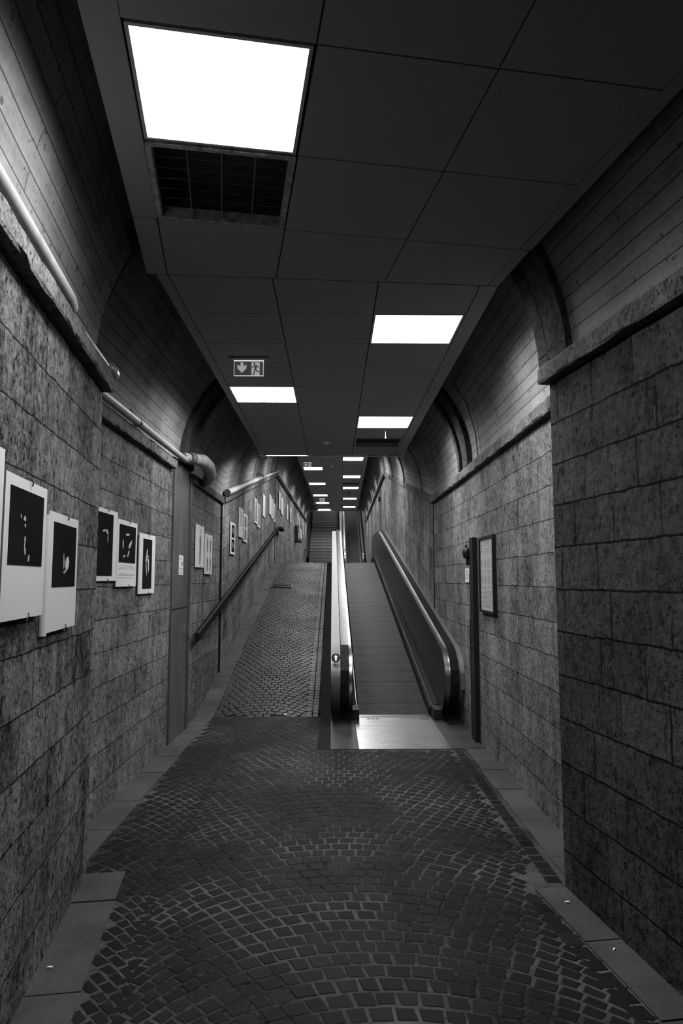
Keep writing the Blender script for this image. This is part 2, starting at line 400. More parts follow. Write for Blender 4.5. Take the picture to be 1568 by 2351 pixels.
def rib(l, r, z, width, thick, mat, dirv=Vector((0, 1, 0)), back=.25):
    m = M(); l = Vector((l[0], l[1], 0)); r = Vector((r[0], r[1], 0))
    inn = arc_pts(l, r, z, thick); out = arc_pts(l, r, z, -back)
    d = dirv * width
    v = 0
    for k in range(len(inn) - 1):
        a, b, c, e = inn[k], inn[k + 1], out[k + 1], out[k]; dv = (b - a).length
        m.face([a, b, b + d, a + d], [(v, 0), (v + dv, 0), (v + dv, width), (v, width)])
        m.face([e, c, b, a], [(v, 0), (v + dv, 0), (v + dv, .2), (v, .2)]); m.face([a + d, b + d, c + d, e + d], [(v, 0), (v + dv, 0), (v + dv, .2), (v, .2)]); v += dv
    o = m.build('trim_%d' % ribc[0], mat, smooth=True); ribc[0] += 1; return struct(o)
RIBT = tuff('rib_brick', .055, .8, bw=.24, pit=.6, joint=1.0, jw=.008)
rib((LA.x - .1, LA.y - .28), (RA.x + .12, RA.y - .12), CT, .34, .06, RIBT, H8)
rib((XL, 7.0), (XR, 7.0), CT, .16, .05, RIBT); rib((XL, 7.2), (XR, 7.2), CT, .14, .035, RIBT)
rib((XL, 7.38), (XR, 7.38), CT, .12, .06, RIBT)
for yy in (10.9, 13.6, 16.3):
    zz = CT + (yy - YK) * KH
    rib((XL, yy), (XR, yy), zz, .10, .03, PLANK)
for yy in (18.8, 22.3, 26.0, 30.0): rib((DXL(yy), yy), (DXR(yy), yy), 4.55, .22, .03, PLANK)

# ------------------------------------------------------------------ floor: cobbles laid in arcs
def stone(m, quad, zf, h=.0045):
    c = sum(quad, Vector((0, 0))) / 4; col = random.random(); z = h * random.uniform(.75, 1.15)
    def P(p, t, dz): q = p + (c - p) * t; return Vector((q.x, q.y, zf(q.y) + dz))
    low = [P(p, .03, -.004) for p in quad]; mid = [P(p, .07, z * .75) for p in quad]; top = [P(p, .13, z) for p in quad]
    for a, b in ((low, mid), (mid, top)):
        for k in range(4): m.face([a[k], a[(k + 1) % 4], b[(k + 1) % 4], b[k]], None, 1, col)
    m.face(top, None, 1, col)
def cobbles(m, inside, zf, W, sag, peak, v0, v1, fr, row=.092, col=.088):
    """arcs of width W with crown at 'peak'; fr maps (u,v) to plan"""
    RR = ((W / 2) ** 2 + sag ** 2) / (2 * sag); TM = math.asin(W / 2 / RR)
    r = 0; v = v0
    while v < v1:
        for k in range(-3, 4):
            c = peak + k * W; n = round(2 * RR * TM / col); jj = random.uniform(-.3, .3) / n
            ts = [-1] + [(-1 + 2 * (i + .5 * (r % 2)) / n + random.uniform(-.22, .22) / n * 2 * .5) for i in range(1, n)] + [1]
            f = lambda t: -sag * t * t
            for i in range(len(ts) - 1):
                t0, t1 = ts[i], ts[i + 1]
                j = lambda: random.uniform(-.006, .006)
                qs = []
                for (t, dv) in ((t0, 0), (t1, 0), (t1, row), (t0, row)):
                    g = .0052; th = t * TM
                    sx = RR * math.sin(th); sy = RR * (math.cos(th) - 1)
                    nn = (dv * max(.35, math.cos(th))) + (g if dv == 0 else -g)
                    gx = g if t == t0 else -g
                    uu = c + sx + nn * math.sin(th) + gx * math.cos(th) + j(); vv = v + sy + nn * math.cos(th) - gx * math.sin(th) + j()
                    p = fr(uu, vv); qs.append(Vector((p.x, p.y)))
                cc = sum(qs, Vector((0, 0))) / 4
                if inside(cc): stone(m, qs, zf)
        v += row * 1.02; r += 1
def straight(m, p0, p1, wdt, zf, nrow, ln=.10):
    """rows of stones following an edge from p0 to p1; rows go to the left normal"""
    d = (p1 - p0); L = d.length; d.normalize(); n = Vector((-d.y, d.x))
    for r in range(nrow):
        s = -random.random() * .05
        while s < L:
            l = ln * random.uniform(.85, 1.2); a = r * wdt + .004; b = (r + 1) * wdt - .004
            j = lambda: random.uniform(-.004, .004)
            q = [p0 + d * (s + .005 + j()) + n * (a + j()), p0 + d * (s + l - .005 + j()) + n * (a + j()), p0 + d * (s + l - .005 + j()) + n * (b + j()), p0 + d * (s + .005 + j()) + n * (b + j())]
            if n.cross(d) if False else False: pass
            q = [q[0], q[1], q[2], q[3]]
            stone(m, q, zf); s += l
def side(p, a, b): return (b.x - a.x) * (p.y - a.y) - (b.y - a.y) * (p.x - a.x)   # >0: p left of a->b
LA2 = Vector((LA.x, LA.y)); RA2 = Vector((RA.x, RA.y)); h2 = Vector((H8.x, H8.y)); n2 = Vector((N8.x, N8.y))
kl = LA2 + n2 * .20; kr = RA2 - n2 * .17
PY = 6.61   # front edge of the landing plate
def in_floor(p):
    if p.y < .6 or p.y > Y0 - .02: return False
    if p.y < 3.9:
        if side(p, kl - h2 * 8, kl) > -.05: return False
        if side(p, kr - h2 * 8, kr) < .13: return False
    else:
        if p.x < XL + .22: return False
        if p.x > 1.12: return False
    if p.x > -.10 and p.y > PY - .05: return False
    if p.x > -.28 and p.y > PY + .9: return False
    return True
m = M()
m.face([(-3, -5, .0022), (3.2, -5, .0022), (3.2, Y0, .0022), (-3, Y0, .0022)], None, 0)
cobbles(m, in_floor, lambda y: 0, 2.0, .60, .12, .2, 9.2, lambda u, v: Vector((u + .14 * max(0, 3.9 - v) - .07, v, 0)))
straight(m, kr - h2 * 3.4 , kr - h2 * .1, .095, lambda y: 0, 1)
straight(m, Vector((1.22, 3.8)), Vector((1.22, PY - .1)), .09, lambda y: 0, 1)
struct(m.build('floor', [GROUT, COB]))
# cobbled ramp
m = M()
m.face([(XL, Y0, .002), (-.1, Y0, .002), (-.1, YT, ZT + .002), (XL, YT, ZT + .002)], None, 0)
RX = -.30
def in_ramp(p): return XL + .215 < p.x < RX and Y0 + .01 < p.y < YT - .03
cobbles(m, in_ramp, lambda y: (y - Y0) * S11, 1.1, .26, -.82, Y0 - .2, YT + .6, lambda u, v: Vector((u, v, 0)), row=.088, col=.092)
straight(m, Vector((-.165, Y0)), Vector((-.145, YT - .1)), .075, lambda y: (y - Y0) * S11, 2, .085)
struct(m.build('floor_ramp', [GROUTR, COBR]))
# upper landing level
m = M(); m.face([(XL - .3, YT, ZT), (2.2, YT, ZT), (2.2, 35, ZT), (XL - .3, 35, ZT)], None)
struct(m.build('floor_upper', KERB))
# smooth strip between cobbles and walkway
m = M(); m.box((-.145, PY, -.01), (-.022, Y0, .006)); 
m.face([(-.145, Y0, .006), (-.022, Y0, .006), (-.022, YT, ZT + .006), (-.13, YT, ZT + .006)])
struct(m.build('trim_30', simple('asphalt_strip', .014, .9, nscale=20, namp=.3, bump=.2, spec=0.0)))

# kerbs of long smooth stone slabs
def kerb(name, p0, p1, wd, zf, ln=.62, h=.008):
    m = M(); p0 = Vector(p0); p1 = Vector(p1); d = (p1 - p0); L = d.length; d.normalize(); n = Vector((d.y, -d.x)); s = 0
    while s < L:
        l = min(ln * random.uniform(.8, 1.3), L - s)
        if l < .05: break
        w_ = wd * random.uniform(.96, 1.04)
        q = [p0 + d * (s + .004), p0 + d * (s + l - .004), p0 + d * (s + l - .004) + n * w_, p0 + d * (s + .004) + n * w_]
        dz = h * random.uniform(.6, 1.3)
        top = [Vector((p.x, p.y, zf(p.y) + dz)) for p in q]; bot = [Vector((p.x, p.y, zf(p.y) - .02)) for p in q]
        m.face(list(reversed(top)))
        for k in range(4): m.face([top[k], top[(k + 1) % 4], bot[(k + 1) % 4], bot[k]])
        s += l
    return struct(m.build(name, KERB, weld=True))
zf = lambda y: floor_z(y)
a = LA2 - h2 * 7.9 ; kerb('trim_31', (a.x, a.y), (LA2.x, LA2.y), .215, zf)
kerb('trim_32', (XL, 3.9), (XL, Y0), .21, zf); kerb('trim_33', (XL, Y0), (XL, YT), .205, zf)
a = RA2; b = RA2 - h2 * 7.9; kerb('trim_34', (a.x, a.y), (b.x, b.y), .17, zf)
kerb('trim_35', (XR, 6.6), (XR, 3.75), .20, zf)

# ------------------------------------------------------------------ suspended ceilings
GAP = .0035
def cell(m, q, z=0, t=.03, fr=None):
    """q: four plan points (anticlockwise from above)"""
    c = sum(q, Vector((0, 0))) / 4
    def sh(p): d = c - p; return p + Vector((math.copysign(GAP, d.x), math.copysign(GAP, d.y)))
    q = [sh(p) for p in q]
    b = [Vector((p.x, p.y, z)) for p in q]; u = [Vector((p.x, p.y, z + t)) for p in q]
    if fr: b = [fr(p) for p in b]; u = [fr(p) for p in u]
    m.face(list(reversed(b)), None, 0)
    for k in range(4): m.face([b[k], b[(k + 1) % 4], u[(k + 1) % 4], u[k]], None, 0)
def backing(m, pts, z=.022, fr=None):
    b = [Vector((p[0], p[1], z)) for p in pts]; t = [Vector((p[0], p[1], z + .06)) for p in pts]
    if fr: b = [fr(p) for p in b]; t = [fr(p) for p in t]
    m.face(list(reversed(b)), None, 1); m.face(t, None, 1)
    n = len(pts)
    for k in range(n): m.face([b[k], b[(k + 1) % n], t[(k + 1) % n], t[k]], None, 0)
def V2(x, y): return Vector((x, y))
# --- near ceiling, rotated 9 degrees, ending on the skewed seam
SE0 = V2(-1.05, 3.836); SE1 = V2(1.02, 3.972)
def seam_a(b):
    """a-coordinate where grid line b meets the seam"""
    p0 = A(b, 0); d = A(b, 1) - p0; e = SE1 - SE0
    t = ((SE0.x - p0.x) * e.y - (SE0.y - p0.y) * e.x) / (d.x * e.y - d.y * e.x); return t
bl = [-.475, -.355, .275, .915, 1.545, 1.605]
al = [2.09 - .615 * k for k in range(11, 0, -1)] + [2.09, 2.70, 3.315]
m = M()
rows = al + [None]
for i in range(len(rows) - 1):
    for c in range(5):
        a0, a1 = rows[i], rows[i + 1]
        if c == 1 and i in (11, 12): continue
        if c in (0, 4) and i % 5 != 3: continue          # side strips run in long lengths
        if c in (0, 4): a1 = rows[min(i + 5, len(rows) - 1)]
        def pt(b, a_): 
            if a_ is None: a_ = seam_a(b)
            p = A(b, a_); return V2(p.x, p.y)
        cell(m, [pt(bl[c], a0), pt(bl[c + 1], a0), pt(bl[c + 1], a1), pt(bl[c], a1)], CEIL)
pA = lambda b, a_: (A(b, a_).x, A(b, a_).y)
b0, b1 = bl[0], bl[-1]
for (x0, x1, y0, y1) in ((b0, b1, al[0], 2.09), (bl[2], b1, 2.09, 3.315), (b0, bl[1], 2.09, 3.315)):
    backing(m, [pA(x0, y0), pA(x1, y0), pA(x1, y1), pA(x0, y1)], CEIL + .022)
backing(m, [pA(b0, 3.315), pA(b1, 3.315), pA(b1, seam_a(b1)), pA(b0, seam_a(b0))], CEIL + .022)
struct(m.build('ceiling_near', [TILE, TGAP]))
# --- middle ceiling
XB = [-1.035, -.965, -.36, .27, .89, 1.005]
YB = [None, 4.42, 5.0, 5.59, 6.165, 6.74, 7.31, 7.88, 8.46, 9.03, 9.62]
LB = {(0 + 1, 3): 1, (4, 1): 1, (7 - 1, 3): 1, (8, 3): 2}
m = M()
def seam_y(x): return SE0.y + (x - SE0.x) / (SE1.x - SE0.x) * (SE1.y - SE0.y) + .004
for i in range(10):
    for c in range(5):
        if (i, c) in LB: continue
        if c in (0, 4):
            if i not in (0, 5): continue
            x0, x1 = XB[c], XB[c + 1]; yA, yB = (YB[i], YB[i]) if i else (seam_y(x0), seam_y(x1))
            cell(m, [V2(x0, yA), V2(x1, yB), V2(x1, YB[i + 5]), V2(x0, YB[i + 5])], CEIL); continue
        x0, x1 = XB[c], XB[c + 1]
        ya0 = YB[i] if i else seam_y(x0); yb0 = YB[i] if i else seam_y(x1)
        cell(m, [V2(x0, ya0), V2(x1, yb0), V2(x1, YB[i + 1]), V2(x0, YB[i + 1])], CEIL)
backing(m, [(XB[0], seam_y(XB[0])), (XB[5], seam_y(XB[5])), (XB[5], 4.42), (XB[0], 4.42)], CEIL + .022)
for i in range(1, 10):
    holes = [c for c in range(5) if (i, c) in LB]
    spans = [(0, 5)] if not holes else [(0, holes[0]), (holes[0] + 1, 5)]
    for c0, c1 in spans: backing(m, [(XB[c0], YB[i]), (XB[c1], YB[i]), (XB[c1], YB[i + 1]), (XB[c0], YB[i + 1])], CEIL + .022)
struct(m.build('ceiling_middle', [TILE, TGAP]))
m = M(); m.tube([(-1.04, 9.690, CEIL - .008), (1.01, 9.690, CEIL - .008)], .007, 16); m.box((-1.04, 9.626, CEIL - .006), (-1.03, 9.69, CEIL)); m.box((1.0, 9.626, CEIL - .006), (1.01, 9.69, CEIL))
struct(m.build('trim_36', simple('bright_edge_profile', .8, .35, 0.0, nscale=4, namp=.1, stretch=(3, 1, 1)), smooth=True))
# --- sloped ceiling over the ramp
YC0, YC1 = 9.66, 18.72
sc = (CEILD - CEIL) / (YC1 - YC0); scl = math.hypot(YC1 - YC0, CEILD - CEIL); sth = math.atan(sc)
def frC(p):  # p.y is length along the slope
    return Vector((p.x, YC0 + p.y * math.cos(sth) - p.z * math.sin(sth), CEIL + .005 + p.y * math.sin(sth) + p.z * math.cos(sth)))
nC = 15; rC = scl / nC; m = M()
LC = {(0, 1), (5, 1), (10, 1), (0, 3), (7, 3), (13, 3)}
for i in range(nC):
    for c in range(5):
        if (i, c) in LC: continue
        cell(m, [V2(XB[c], i * rC), V2(XB[c + 1], i * rC), V2(XB[c + 1], (i + 1) * rC), V2(XB[c], (i + 1) * rC)], 0, fr=frC)
    hs = [c for c in range(5) if (i, c) in LC]; spans = [(0, 5)] if not hs else [(0, hs[0]), (hs[0] + 1, 5)]
    for c0, c1 in spans: backing(m, [(XB[c0], i * rC), (XB[c1], i * rC), (XB[c1], (i + 1) * rC), (XB[c0], (i + 1) * rC)], fr=frC)
struct(m.build('ceiling_ramp', [TILE, TGAP]))
# --- upper ceiling
def frD(p): return Vector((p.x + DR * (p.y - 19.4), p.y, p.z))
YD0 = 19.42 - .58; nD = 27
LD = {(1, 3): 1, (4, 1): 1, (7, 3): 1, (10, 1): 1, (12, 3): 1, (16, 1): 1, (19, 3): 1, (21, 1): 1, (24, 3): 1, (26, 1): 1, (10, 3): 2}
LD = {(1, 3): 1, (4, 1): 1, (7, 3): 1, (10, 1): 1, (12, 3): 1, (16, 1): 1, (18, 3): 1, (21, 1): 1, (24, 3): 1, (26, 1): 1, (10, 3): 2}
m = M()
for i in range(nD):
    y = YD0 + .58 * i
    for c in range(5):
        if (i, c) in LD: continue
        cell(m, [V2(XB[c], y), V2(XB[c + 1], y), V2(XB[c + 1], y + .58), V2(XB[c], y + .58)], CEILD, fr=frD)
    hs = sorted(c for c in range(5) if (i, c) in LD)
    edges = [0] + [e for c in hs for e in (c, c + 1)] + [5]
    for k in range(0, len(edges), 2):
        if edges[k] < edges[k + 1]: backing(m, [(XB[edges[k]], y), (XB[edges[k + 1]], y), (XB[edges[k + 1]], y + .58), (XB[edges[k]], y + .58)], CEILD + .022, fr=frD)
struct(m.build('ceiling_upper', [TILE, TGAP]))
m = M(); m.box((-1.42, YE, 5.06), (1.72, YE + .3, 5.36))
struct(m.build('trim_37', simple('header_beam', .22, .7, nscale=5, namp=.2)))
m = M(); m.face([(-1.5, YE + .35, 5.9), (1.9, YE + .35, 5.9), (1.9, 47, 13), (-1.5, 47, 13)])
struct(m.build('ceiling_stair', simple('shaft_plaster', .3, .8, nscale=4, namp=.2)))

# ------------------------------------------------------------------ ceiling lights
def make_light(fw, fd):
    t = empty('ceiling_light'); f = .014
    m = M(); x, y = fw / 2 - .004, fd / 2 - .004
    for a_, b_ in (((-x, -y, -.001), (x, -y + f, .05)), ((-x, y - f, -.001), (x, y, .05)), ((-x, -y + f, -.001), (-x + f, y - f, .05)), ((x - f, -y + f, -.001), (x, y - f, .05))): m.box(a_, b_)
    m.box((-x, -y, .05), (x, y, .07))
    m.build('frame', LFRAME, t)
    m = M(); m.box((-x + f, -y + f, .044), (x - f, y - f, .049)); m.build('diffuser', GLOW, t)
    ld = bpy.data.lights.new('panel_glow', 'AREA'); ld.shape = 'RECTANGLE'; ld.size = 2 * (x - f) - .004; ld.size_y = 2 * (y - f) - .004
    ld.energy = LAMP_W; ld.spread = LAMP_SPREAD
    lo = bpy.data.objects.new('panel_glow', ld); scene.collection.objects.link(lo); lo.parent = t; lo.location = (0, 0, .040)
    return t
proto = make_light(.62, .60); first = [True]
def place_light(loc, rot, label, group=None, sx=1, sy=1):
    if first[0]: r = proto; first[0] = False
    else:
        r = proto.copy(); scene.collection.objects.link(r)
        for ch in proto.children:
            c = ch.copy(); scene.collection.objects.link(c); c.parent = r
    r.location = loc; r.rotation_euler = rot; r.scale = (sx, sy, 1)
    tag(r, label, 'ceiling light', 'square panels in the suspended ceiling')
    return r
p = A(-.04, 2.395, CEIL)
place_light(p, (0, 0, A9), 'largest and nearest glowing square light panel, at top left beside the wire grille', sx=1.0, sy=1.0)
def pl_b(i, c, lab): place_light(((XB[c] + XB[c + 1]) / 2, (YB[i] + YB[i + 1]) / 2, CEIL), (0, 0, 0), lab, sy=.96, sx=1.0)
pl_b(1, 3, 'glowing square light panel on the right side, second nearest, just past the ceiling seam')
pl_b(4, 1, 'glowing square light panel on the left side just behind the hanging exit sign')
pl_b(6, 3, 'glowing square light panel on the right just before the dark rectangular ceiling vent')
for k, (i, c) in enumerate(sorted(LC)):
    q = frC(Vector(((XB[c] + XB[c + 1]) / 2, (i + .5) * rC, 0)))
    place_light(q, (sth, 0, 0), 'light panel in the sloping ceiling above the ramp, hidden above the bright ceiling edge')
names = {(1, 3): 'far light panel directly below the bright ceiling edge, first on the right', (4, 1): 'far light panel first in the left row, beneath a small exit sign',
         (7, 3): 'second far light panel in the right row, just before the dark vent slot', (10, 1): 'second far light panel in the left row of the upper ceiling',
         (12, 3): 'third far light panel in the right row, just behind the dark vent slot', (16, 1): 'third far light panel in the left row of the upper ceiling',
         (18, 3): 'fourth far light panel in the right row of the upper ceiling', (21, 1): 'fourth far light panel in the left row, just behind the smallest exit sign',
         (24, 3): 'last and smallest light panel of the right row, above the escalator', (26, 1): 'last and smallest light panel of the left row, above the stairs'}
for (i, c), t_ in sorted(LD.items()):
    if t_ == 1:
        q = frD(Vector(((XB[c] + XB[c + 1]) / 2, YD0 + .58 * (i + .5), CEILD))); place_light(q, (0, 0, 0), names[(i, c)], sy=.965)
for y, x in ((37.0, .7), (39.6, -.3), (43, .5)):
    place_light((x, y, 5.9 + (y - YE - .35) * .561 - .05), (math.atan(.561), 0, 0), 'light panel over the far stairs, hidden behind the header beam')

# ------------------------------------------------------------------ ceiling vents
def vent(name, w_, d_, loc, rot, nx, ny, label, worn):
    t = empty(name, loc, (0, 0, rot)); x, y = w_ / 2, d_ / 2; f = .024
    m = M()
    for a_, b_ in (((-x, -y, -.004), (x, -y + f, .05)), ((-x, y - f, -.004), (x, y, .05)), ((-x, -y + f, -.004), (-x + f, y - f, .05)), ((x - f, -y + f, -.004), (x, y - f, .05))): m.box(a_, b_)
    m.build('vent_frame', RUST if worn else WIRE, t, bevel=.003)
    m = M(); m.box((-x + .005, -y + .005, .16), (x - .005, y - .005, .17)); m.box((-x + .002, -y, .05), (-x + .01, y, .17)); m.box((x - .01, -y, .05), (x - .002, y, .17)); m.box((-x, -y + .002, .05), (x, -y + .01, .17)); m.box((-x, y - .01, .05), (x, y - .002, .17))
    m.build('duct', VENTD, t)
    m = M()
    for k in range(1, nx): X = -x + f + (w_ - 2 * f) * k / nx; m.tube([(X, -y + f, .004), (X, y - f, .004)], .0022 if worn else .0018, 6)
    for k in range(1, ny): Y = -y + f + (d_ - 2 * f) * k / ny; m.tube([(-x + f, Y, .008), (x - f, Y, .008)], .0007, 6)
    m.build('wire_grid', WIRE, t)
    return tag(t, label, 'ceiling vent')
vent('ceiling_vent', .62, .60, A(-.04, 3.008, CEIL), A9, 4, 7, 'worn square ceiling grille with wire grid beside the largest light panel', True)
vent('ceiling_vent', .61, .56, ((XB[3] + XB[4]) / 2, (8.46 + 9.03) / 2, CEIL), 0, 1, 12, 'dark rectangular ceiling vent near the bright ceiling edge, behind a light panel', False)
q = frD(Vector(((XB[3] + XB[4]) / 2, YD0 + .58 * 10.5, CEILD)))
vent('ceiling_vent', .60, .56, q, 0, 1, 8, 'small distant dark vent slot between two far light panels on the right', False)

# ------------------------------------------------------------------ exit signs
def exit_sign(loc, label, s=1.0):
    t = empty('exit_sign', loc)
    m = M(); m.box((-.155, -.03, -.02), (.155, .03, 0)); m.build('mounting_bar', simple('exit_bar', .2, .5), t, bevel=.003) if 'exit_bar' not in MATS else m.build('mounting_bar', MATS['exit_bar'], t, bevel=.003)
    m = M(); m.box((-.115, -.004, -.150), (.115, .004, -.022)); pn = m.build('panel', SIGND, t)
    m = M(); m.box((-.118, -.006, -.154), (.118, .006, -.149)); m.box((-.118, -.006, -.149), (-.114, .006, -.03)); m.box((.114, -.006, -.149), (.118, .006, -.03)); m.build('rim', SIGNR, t)
    m = M(); m.box((-.118, -.006, -.034), (.118, .006, -.026)); m.build('lit_edge', SIGNT, t)
    fr = lambda p: Vector((p.x, -.0045 - p.z, p.y))
    m = M(); m.prism([(-.066, -.044), (-.042, -.044), (-.042, -.076), (-.018, -.062), (-.018, -.092), (-.054, -.130), (-.090, -.092), (-.090, -.062), (-.066, -.076)], 0, .001, fr); m.build('arrow', SIGNL, pn)
    m = M(); m.prism([(.022, -.042), (.088, -.042), (.088, -.147), (.022, -.147)], 0, .001, fr); m.build('doorway', SIGNL, pn)
    m = M(); f2 = lambda p: Vector((p.x, -.0057 - p.z, p.y))
    m.prism([(.046 + .0085 * math.cos(k * PI / 6), -.056 + .0085 * math.sin(k * PI / 6)) for k in range(12)], 0, .001, f2)
    m.prism([(.040, -.070), (.052, -.066), (.066, -.067), (.064, -.086), (.058, -.104), (.046, -.100), (.047, -.084)], 0, .001, f2)
    m.prism([(.022, -.083), (.024, -.088), (.034, -.087), (.046, -.076), (.042, -.070), (.033, -.080)], 0, .001, f2)
    m.prism([(.062, -.067), (.074, -.071), (.082, -.086), (.078, -.090), (.070, -.078), (.062, -.076)], 0, .001, f2)
    m.prism([(.047, -.098), (.057, -.103), (.048, -.128), (.041, -.143), (.048, -.146), (.022 + .026, -.147), (.033, -.146), (.032, -.141), (.041, -.124)], 0, .001, f2)
    m.prism([(.052, -.098), (.062, -.100), (.070, -.114), (.090, -.116), (.100, -.114), (.098, -.122), (.066, -.123)], 0, .001, f2)
    m.build('running_figure', SIGND, pn)
    return tag(t, label, 'exit sign')
exit_sign((-.675, 5.33, CEIL), 'hanging emergency exit sign with arrow and running figure, nearest and largest')
exit_sign((-.76, 20.2, CEILD), 'distant hanging exit sign just above the first far left light panel')
exit_sign((-.47, 29.3, CEILD), 'smallest exit sign, deep in the upper ceiling above a far left light panel')

# smoke detectors, dangling tag
def detector(loc, r, label, mat):
    m = M(); m.tube([(0, 0, 0), (0, 0, -.012)], r * .9); 
    m.tube([(0, 0, -.012), (0, 0, -.03), (0, 0, -.045)], r, rr=[r, r * .8, r * .35]); o = m.build('smoke_detector', mat, smooth=True); o.location = loc
    return tag(o, label, 'smoke detector')
detector((-.082, 8.66, CEIL), .05, 'small round smoke detector on the ceiling left of the dark vent', WHITEP)
detector((-.02, 20.9, CEILD), .05, 'tiny smoke detector on the far ceiling between first two light panels', WHITEP)
detector((.66, 27.4, CEILD), .055, 'tiny black ceiling dome in the far right row between two panels', BLACKM)
m = M(); m.tube([(0, 0, 0), (.002, 0, -.05), (.001, 0, -.085)], .0015, 6); m.box((-.004, -.002, -.11), (.006, .002, -.085))
o = m.build('dangling_tag', WHITEP); o.location = (.62, 7.95, CEIL); tag(o, 'thin string with small tag dangling beside the light panel near the vent', 'tag')

# ------------------------------------------------------------------ pipes
def pipe(name, pts, r, label, mat=PIPE, rr=None, group=None):
    m = M(); m.tube(pts, r, 14, rr=rr); return tag(m.build(name, mat, smooth=True), label, 'pipe')
def onA(t, offn, z): p = LA - H8 * t + N8 * offn; return (p.x, p.y, z)
t = pipe('pipe', [onA(x, .035, CT + .036) for x in (7.8, 5, 3, 2, 1.2, 1.0)] + [onA(.95, .03, CT + .02)], .036, 'pale pipe lying on the ledge of the near left wall, upper left')
t = pipe('pipe', [onA(.95, .02, CT + .012), onA(.5, .02, CT + .02), onA(.07, .03, CT + .025)], .022, 'thin dark pipe stub ending in a round cap at the left ledge corner', PIPED)
m = M(); m.tube([onA(.08, .03, CT + .02), onA(.03, .03, CT + .02), onA(-.05, .03, CT + .02), onA(-.09, .03, CT + .02)], .05, 16, rr=[.03, .055, .055, .03]); m.build('end_cap', PIPED, t, smooth=True)
t = pipe('pipe', [(XL + .075, 3.97, CT + .03), (XL + .075, 6.0, CT + .032), (XL + .08, 7.0, CT + .035)], .030, 'pale pipe along the ledge of the middle left wall above the framed prints')
m = M(); m.tube([(XL + .075, 5.25, CT + .03), (XL + .075, 5.28, CT + .03)], .036, 14); m.tube([(XL + .06, 5.265, CT + .06), (XL + .01, 5.27, CT + .14)], .005, 6); m.build('clamp', PIPED, t)
t = pipe('elbow_pipe', [(XL + .06, 6.95, CT + .06), (XL + .13, 7.12, CT + .075), (XL + .2, 7.3, CT + .08), (XL + .21, 7.55, CT + .06), (XL + .18, 7.85, CT + .02), (XL + .10, 8.1, CT - .01), (XL + .06, 8.2, CT - .02)], .06, 'thick grey lagged pipe bending out around the top of the metal door', rr=[.045, .055, .068, .072, .068, .065, .06])
m = M(); m.tube([(XL + .10, 7.03, CT + .065), (XL + .13, 7.10, CT + .072)], .064, 14); m.build('joint_ring', PIPED, t, smooth=True)
cp = lambda y, o_=.07, dz=.15: (XL + o_, y, corn_z(y) + dz)
t = pipe('pipe', [cp(YK + .05), cp(12), cp(14.2)], .05, 'thick pale pipe climbing along the left ramp wall ledge')
m = M(); m.tube([(XL + .07 + .10 * math.cos(a_), 14.1 , corn_z(14.1) + .15 + .10 * math.sin(a_)) for a_ in [PI * k / 8 - .4 for k in range(10)]], .015, 8); m.build('hanger', PIPED, t)
pipe('pipe', [cp(14.2, .06, .13), cp(16.5, .06, .13), cp(YT, .06, .13)], .03, 'thinner pipe continuing up the left ramp wall ledge to the corner')
pipe('conduit', [(DXL(YT) + .06, YT - .1, 4.51), (DXL(YE) + .06, YE - .1, 4.51)], .03, 'long black conduit under the left ledge of the upper level', PIPED)
pipe('conduit', [(DXR(YT) - .05, YT, 4.50), (DXR(YE) - .05, YE - .1, 4.50)], .03, 'long black conduit under the right ledge of the upper level', PIPED)
pipe('cable', [(XR - .02, 6.62, CT), (XR - .05, 6.6, 3.05), (XR - .13, 6.6, 3.32), (XR - .26, 6.6, 3.55)], .006, 'thin dark cable running up the right vault from the ledge', PIPED)
pipe('conduit', [(XR - .02, 20.6, ZT + 1.9), (XR - .02, 20.6, ZT + .2)], .018, 'vertical dark conduit on the upper right wall below a small lamp', PIPED)
m = M(); m.box((-.05, -.06, -.07), (.03, .06, .07)); o = m.build('wall_lamp', BLACKM, bevel=.02); o.location = (XR - .03, 20.6, ZT + 1.97); tag(o, 'small dark round wall lamp high on the upper right wall', 'lamp')

# ------------------------------------------------------------------ metal door in the left wall
t = empty('metal_door', (XL + .02, 7.17, 0))
m = M(); m.box((-.06, -.40, 0), (0, .31, CT + .03)); m.build('door_leaf', DOORM, t, bevel=.006)
m = M(); m.box((-.04, .33, 0), (.008, .44, CT + .0)); m.build('door_frame', simple('door_frame_dark', .05, .4, .4, nscale=4, namp=.3), t, bevel=.004)
m = M(); m.box((0, -.395, 1.30), (.004, .305, 1.31)); m.build('seam', BLACKM, t)
tag(t, 'tall narrow grey metal door set in the left stone wall below the elbow pipe', 'door')
def notice(name, loc, w_, h_, ry, label, bars, cat='notice'):
    """flat notice facing +x when ry=0 / -x when ry=PI"""
    t = empty(name, loc, (0, 0, ry)); m = M(); m.box((0, -w_ / 2, -h_ / 2), (.004, w_ / 2, h_ / 2)); pn = m.build('paper', PAPER, t)
    m = M()
    for (a_, b_, c_, d_) in bars: m.box((.0042, a_ * w_, b_ * h_), (.005, c_ * w_, d_ * h_))
    m.build('print', INK, t); return tag(t, label, cat)
notice('notice', (XL + .022, 7.12, 1.745), .20, .205, 0, 'small white notice stuck on the tall metal door', [(-.35, -.42, .35, -.38), (-.35, -.3, .35, -.27), (-.35, -.2, .35, -.15), (.05, .0, .4, .2), (-.35, .3, .1, .33)])
m = M(); m.box((0, -.015, -.01), (.01, .015, .01)); 

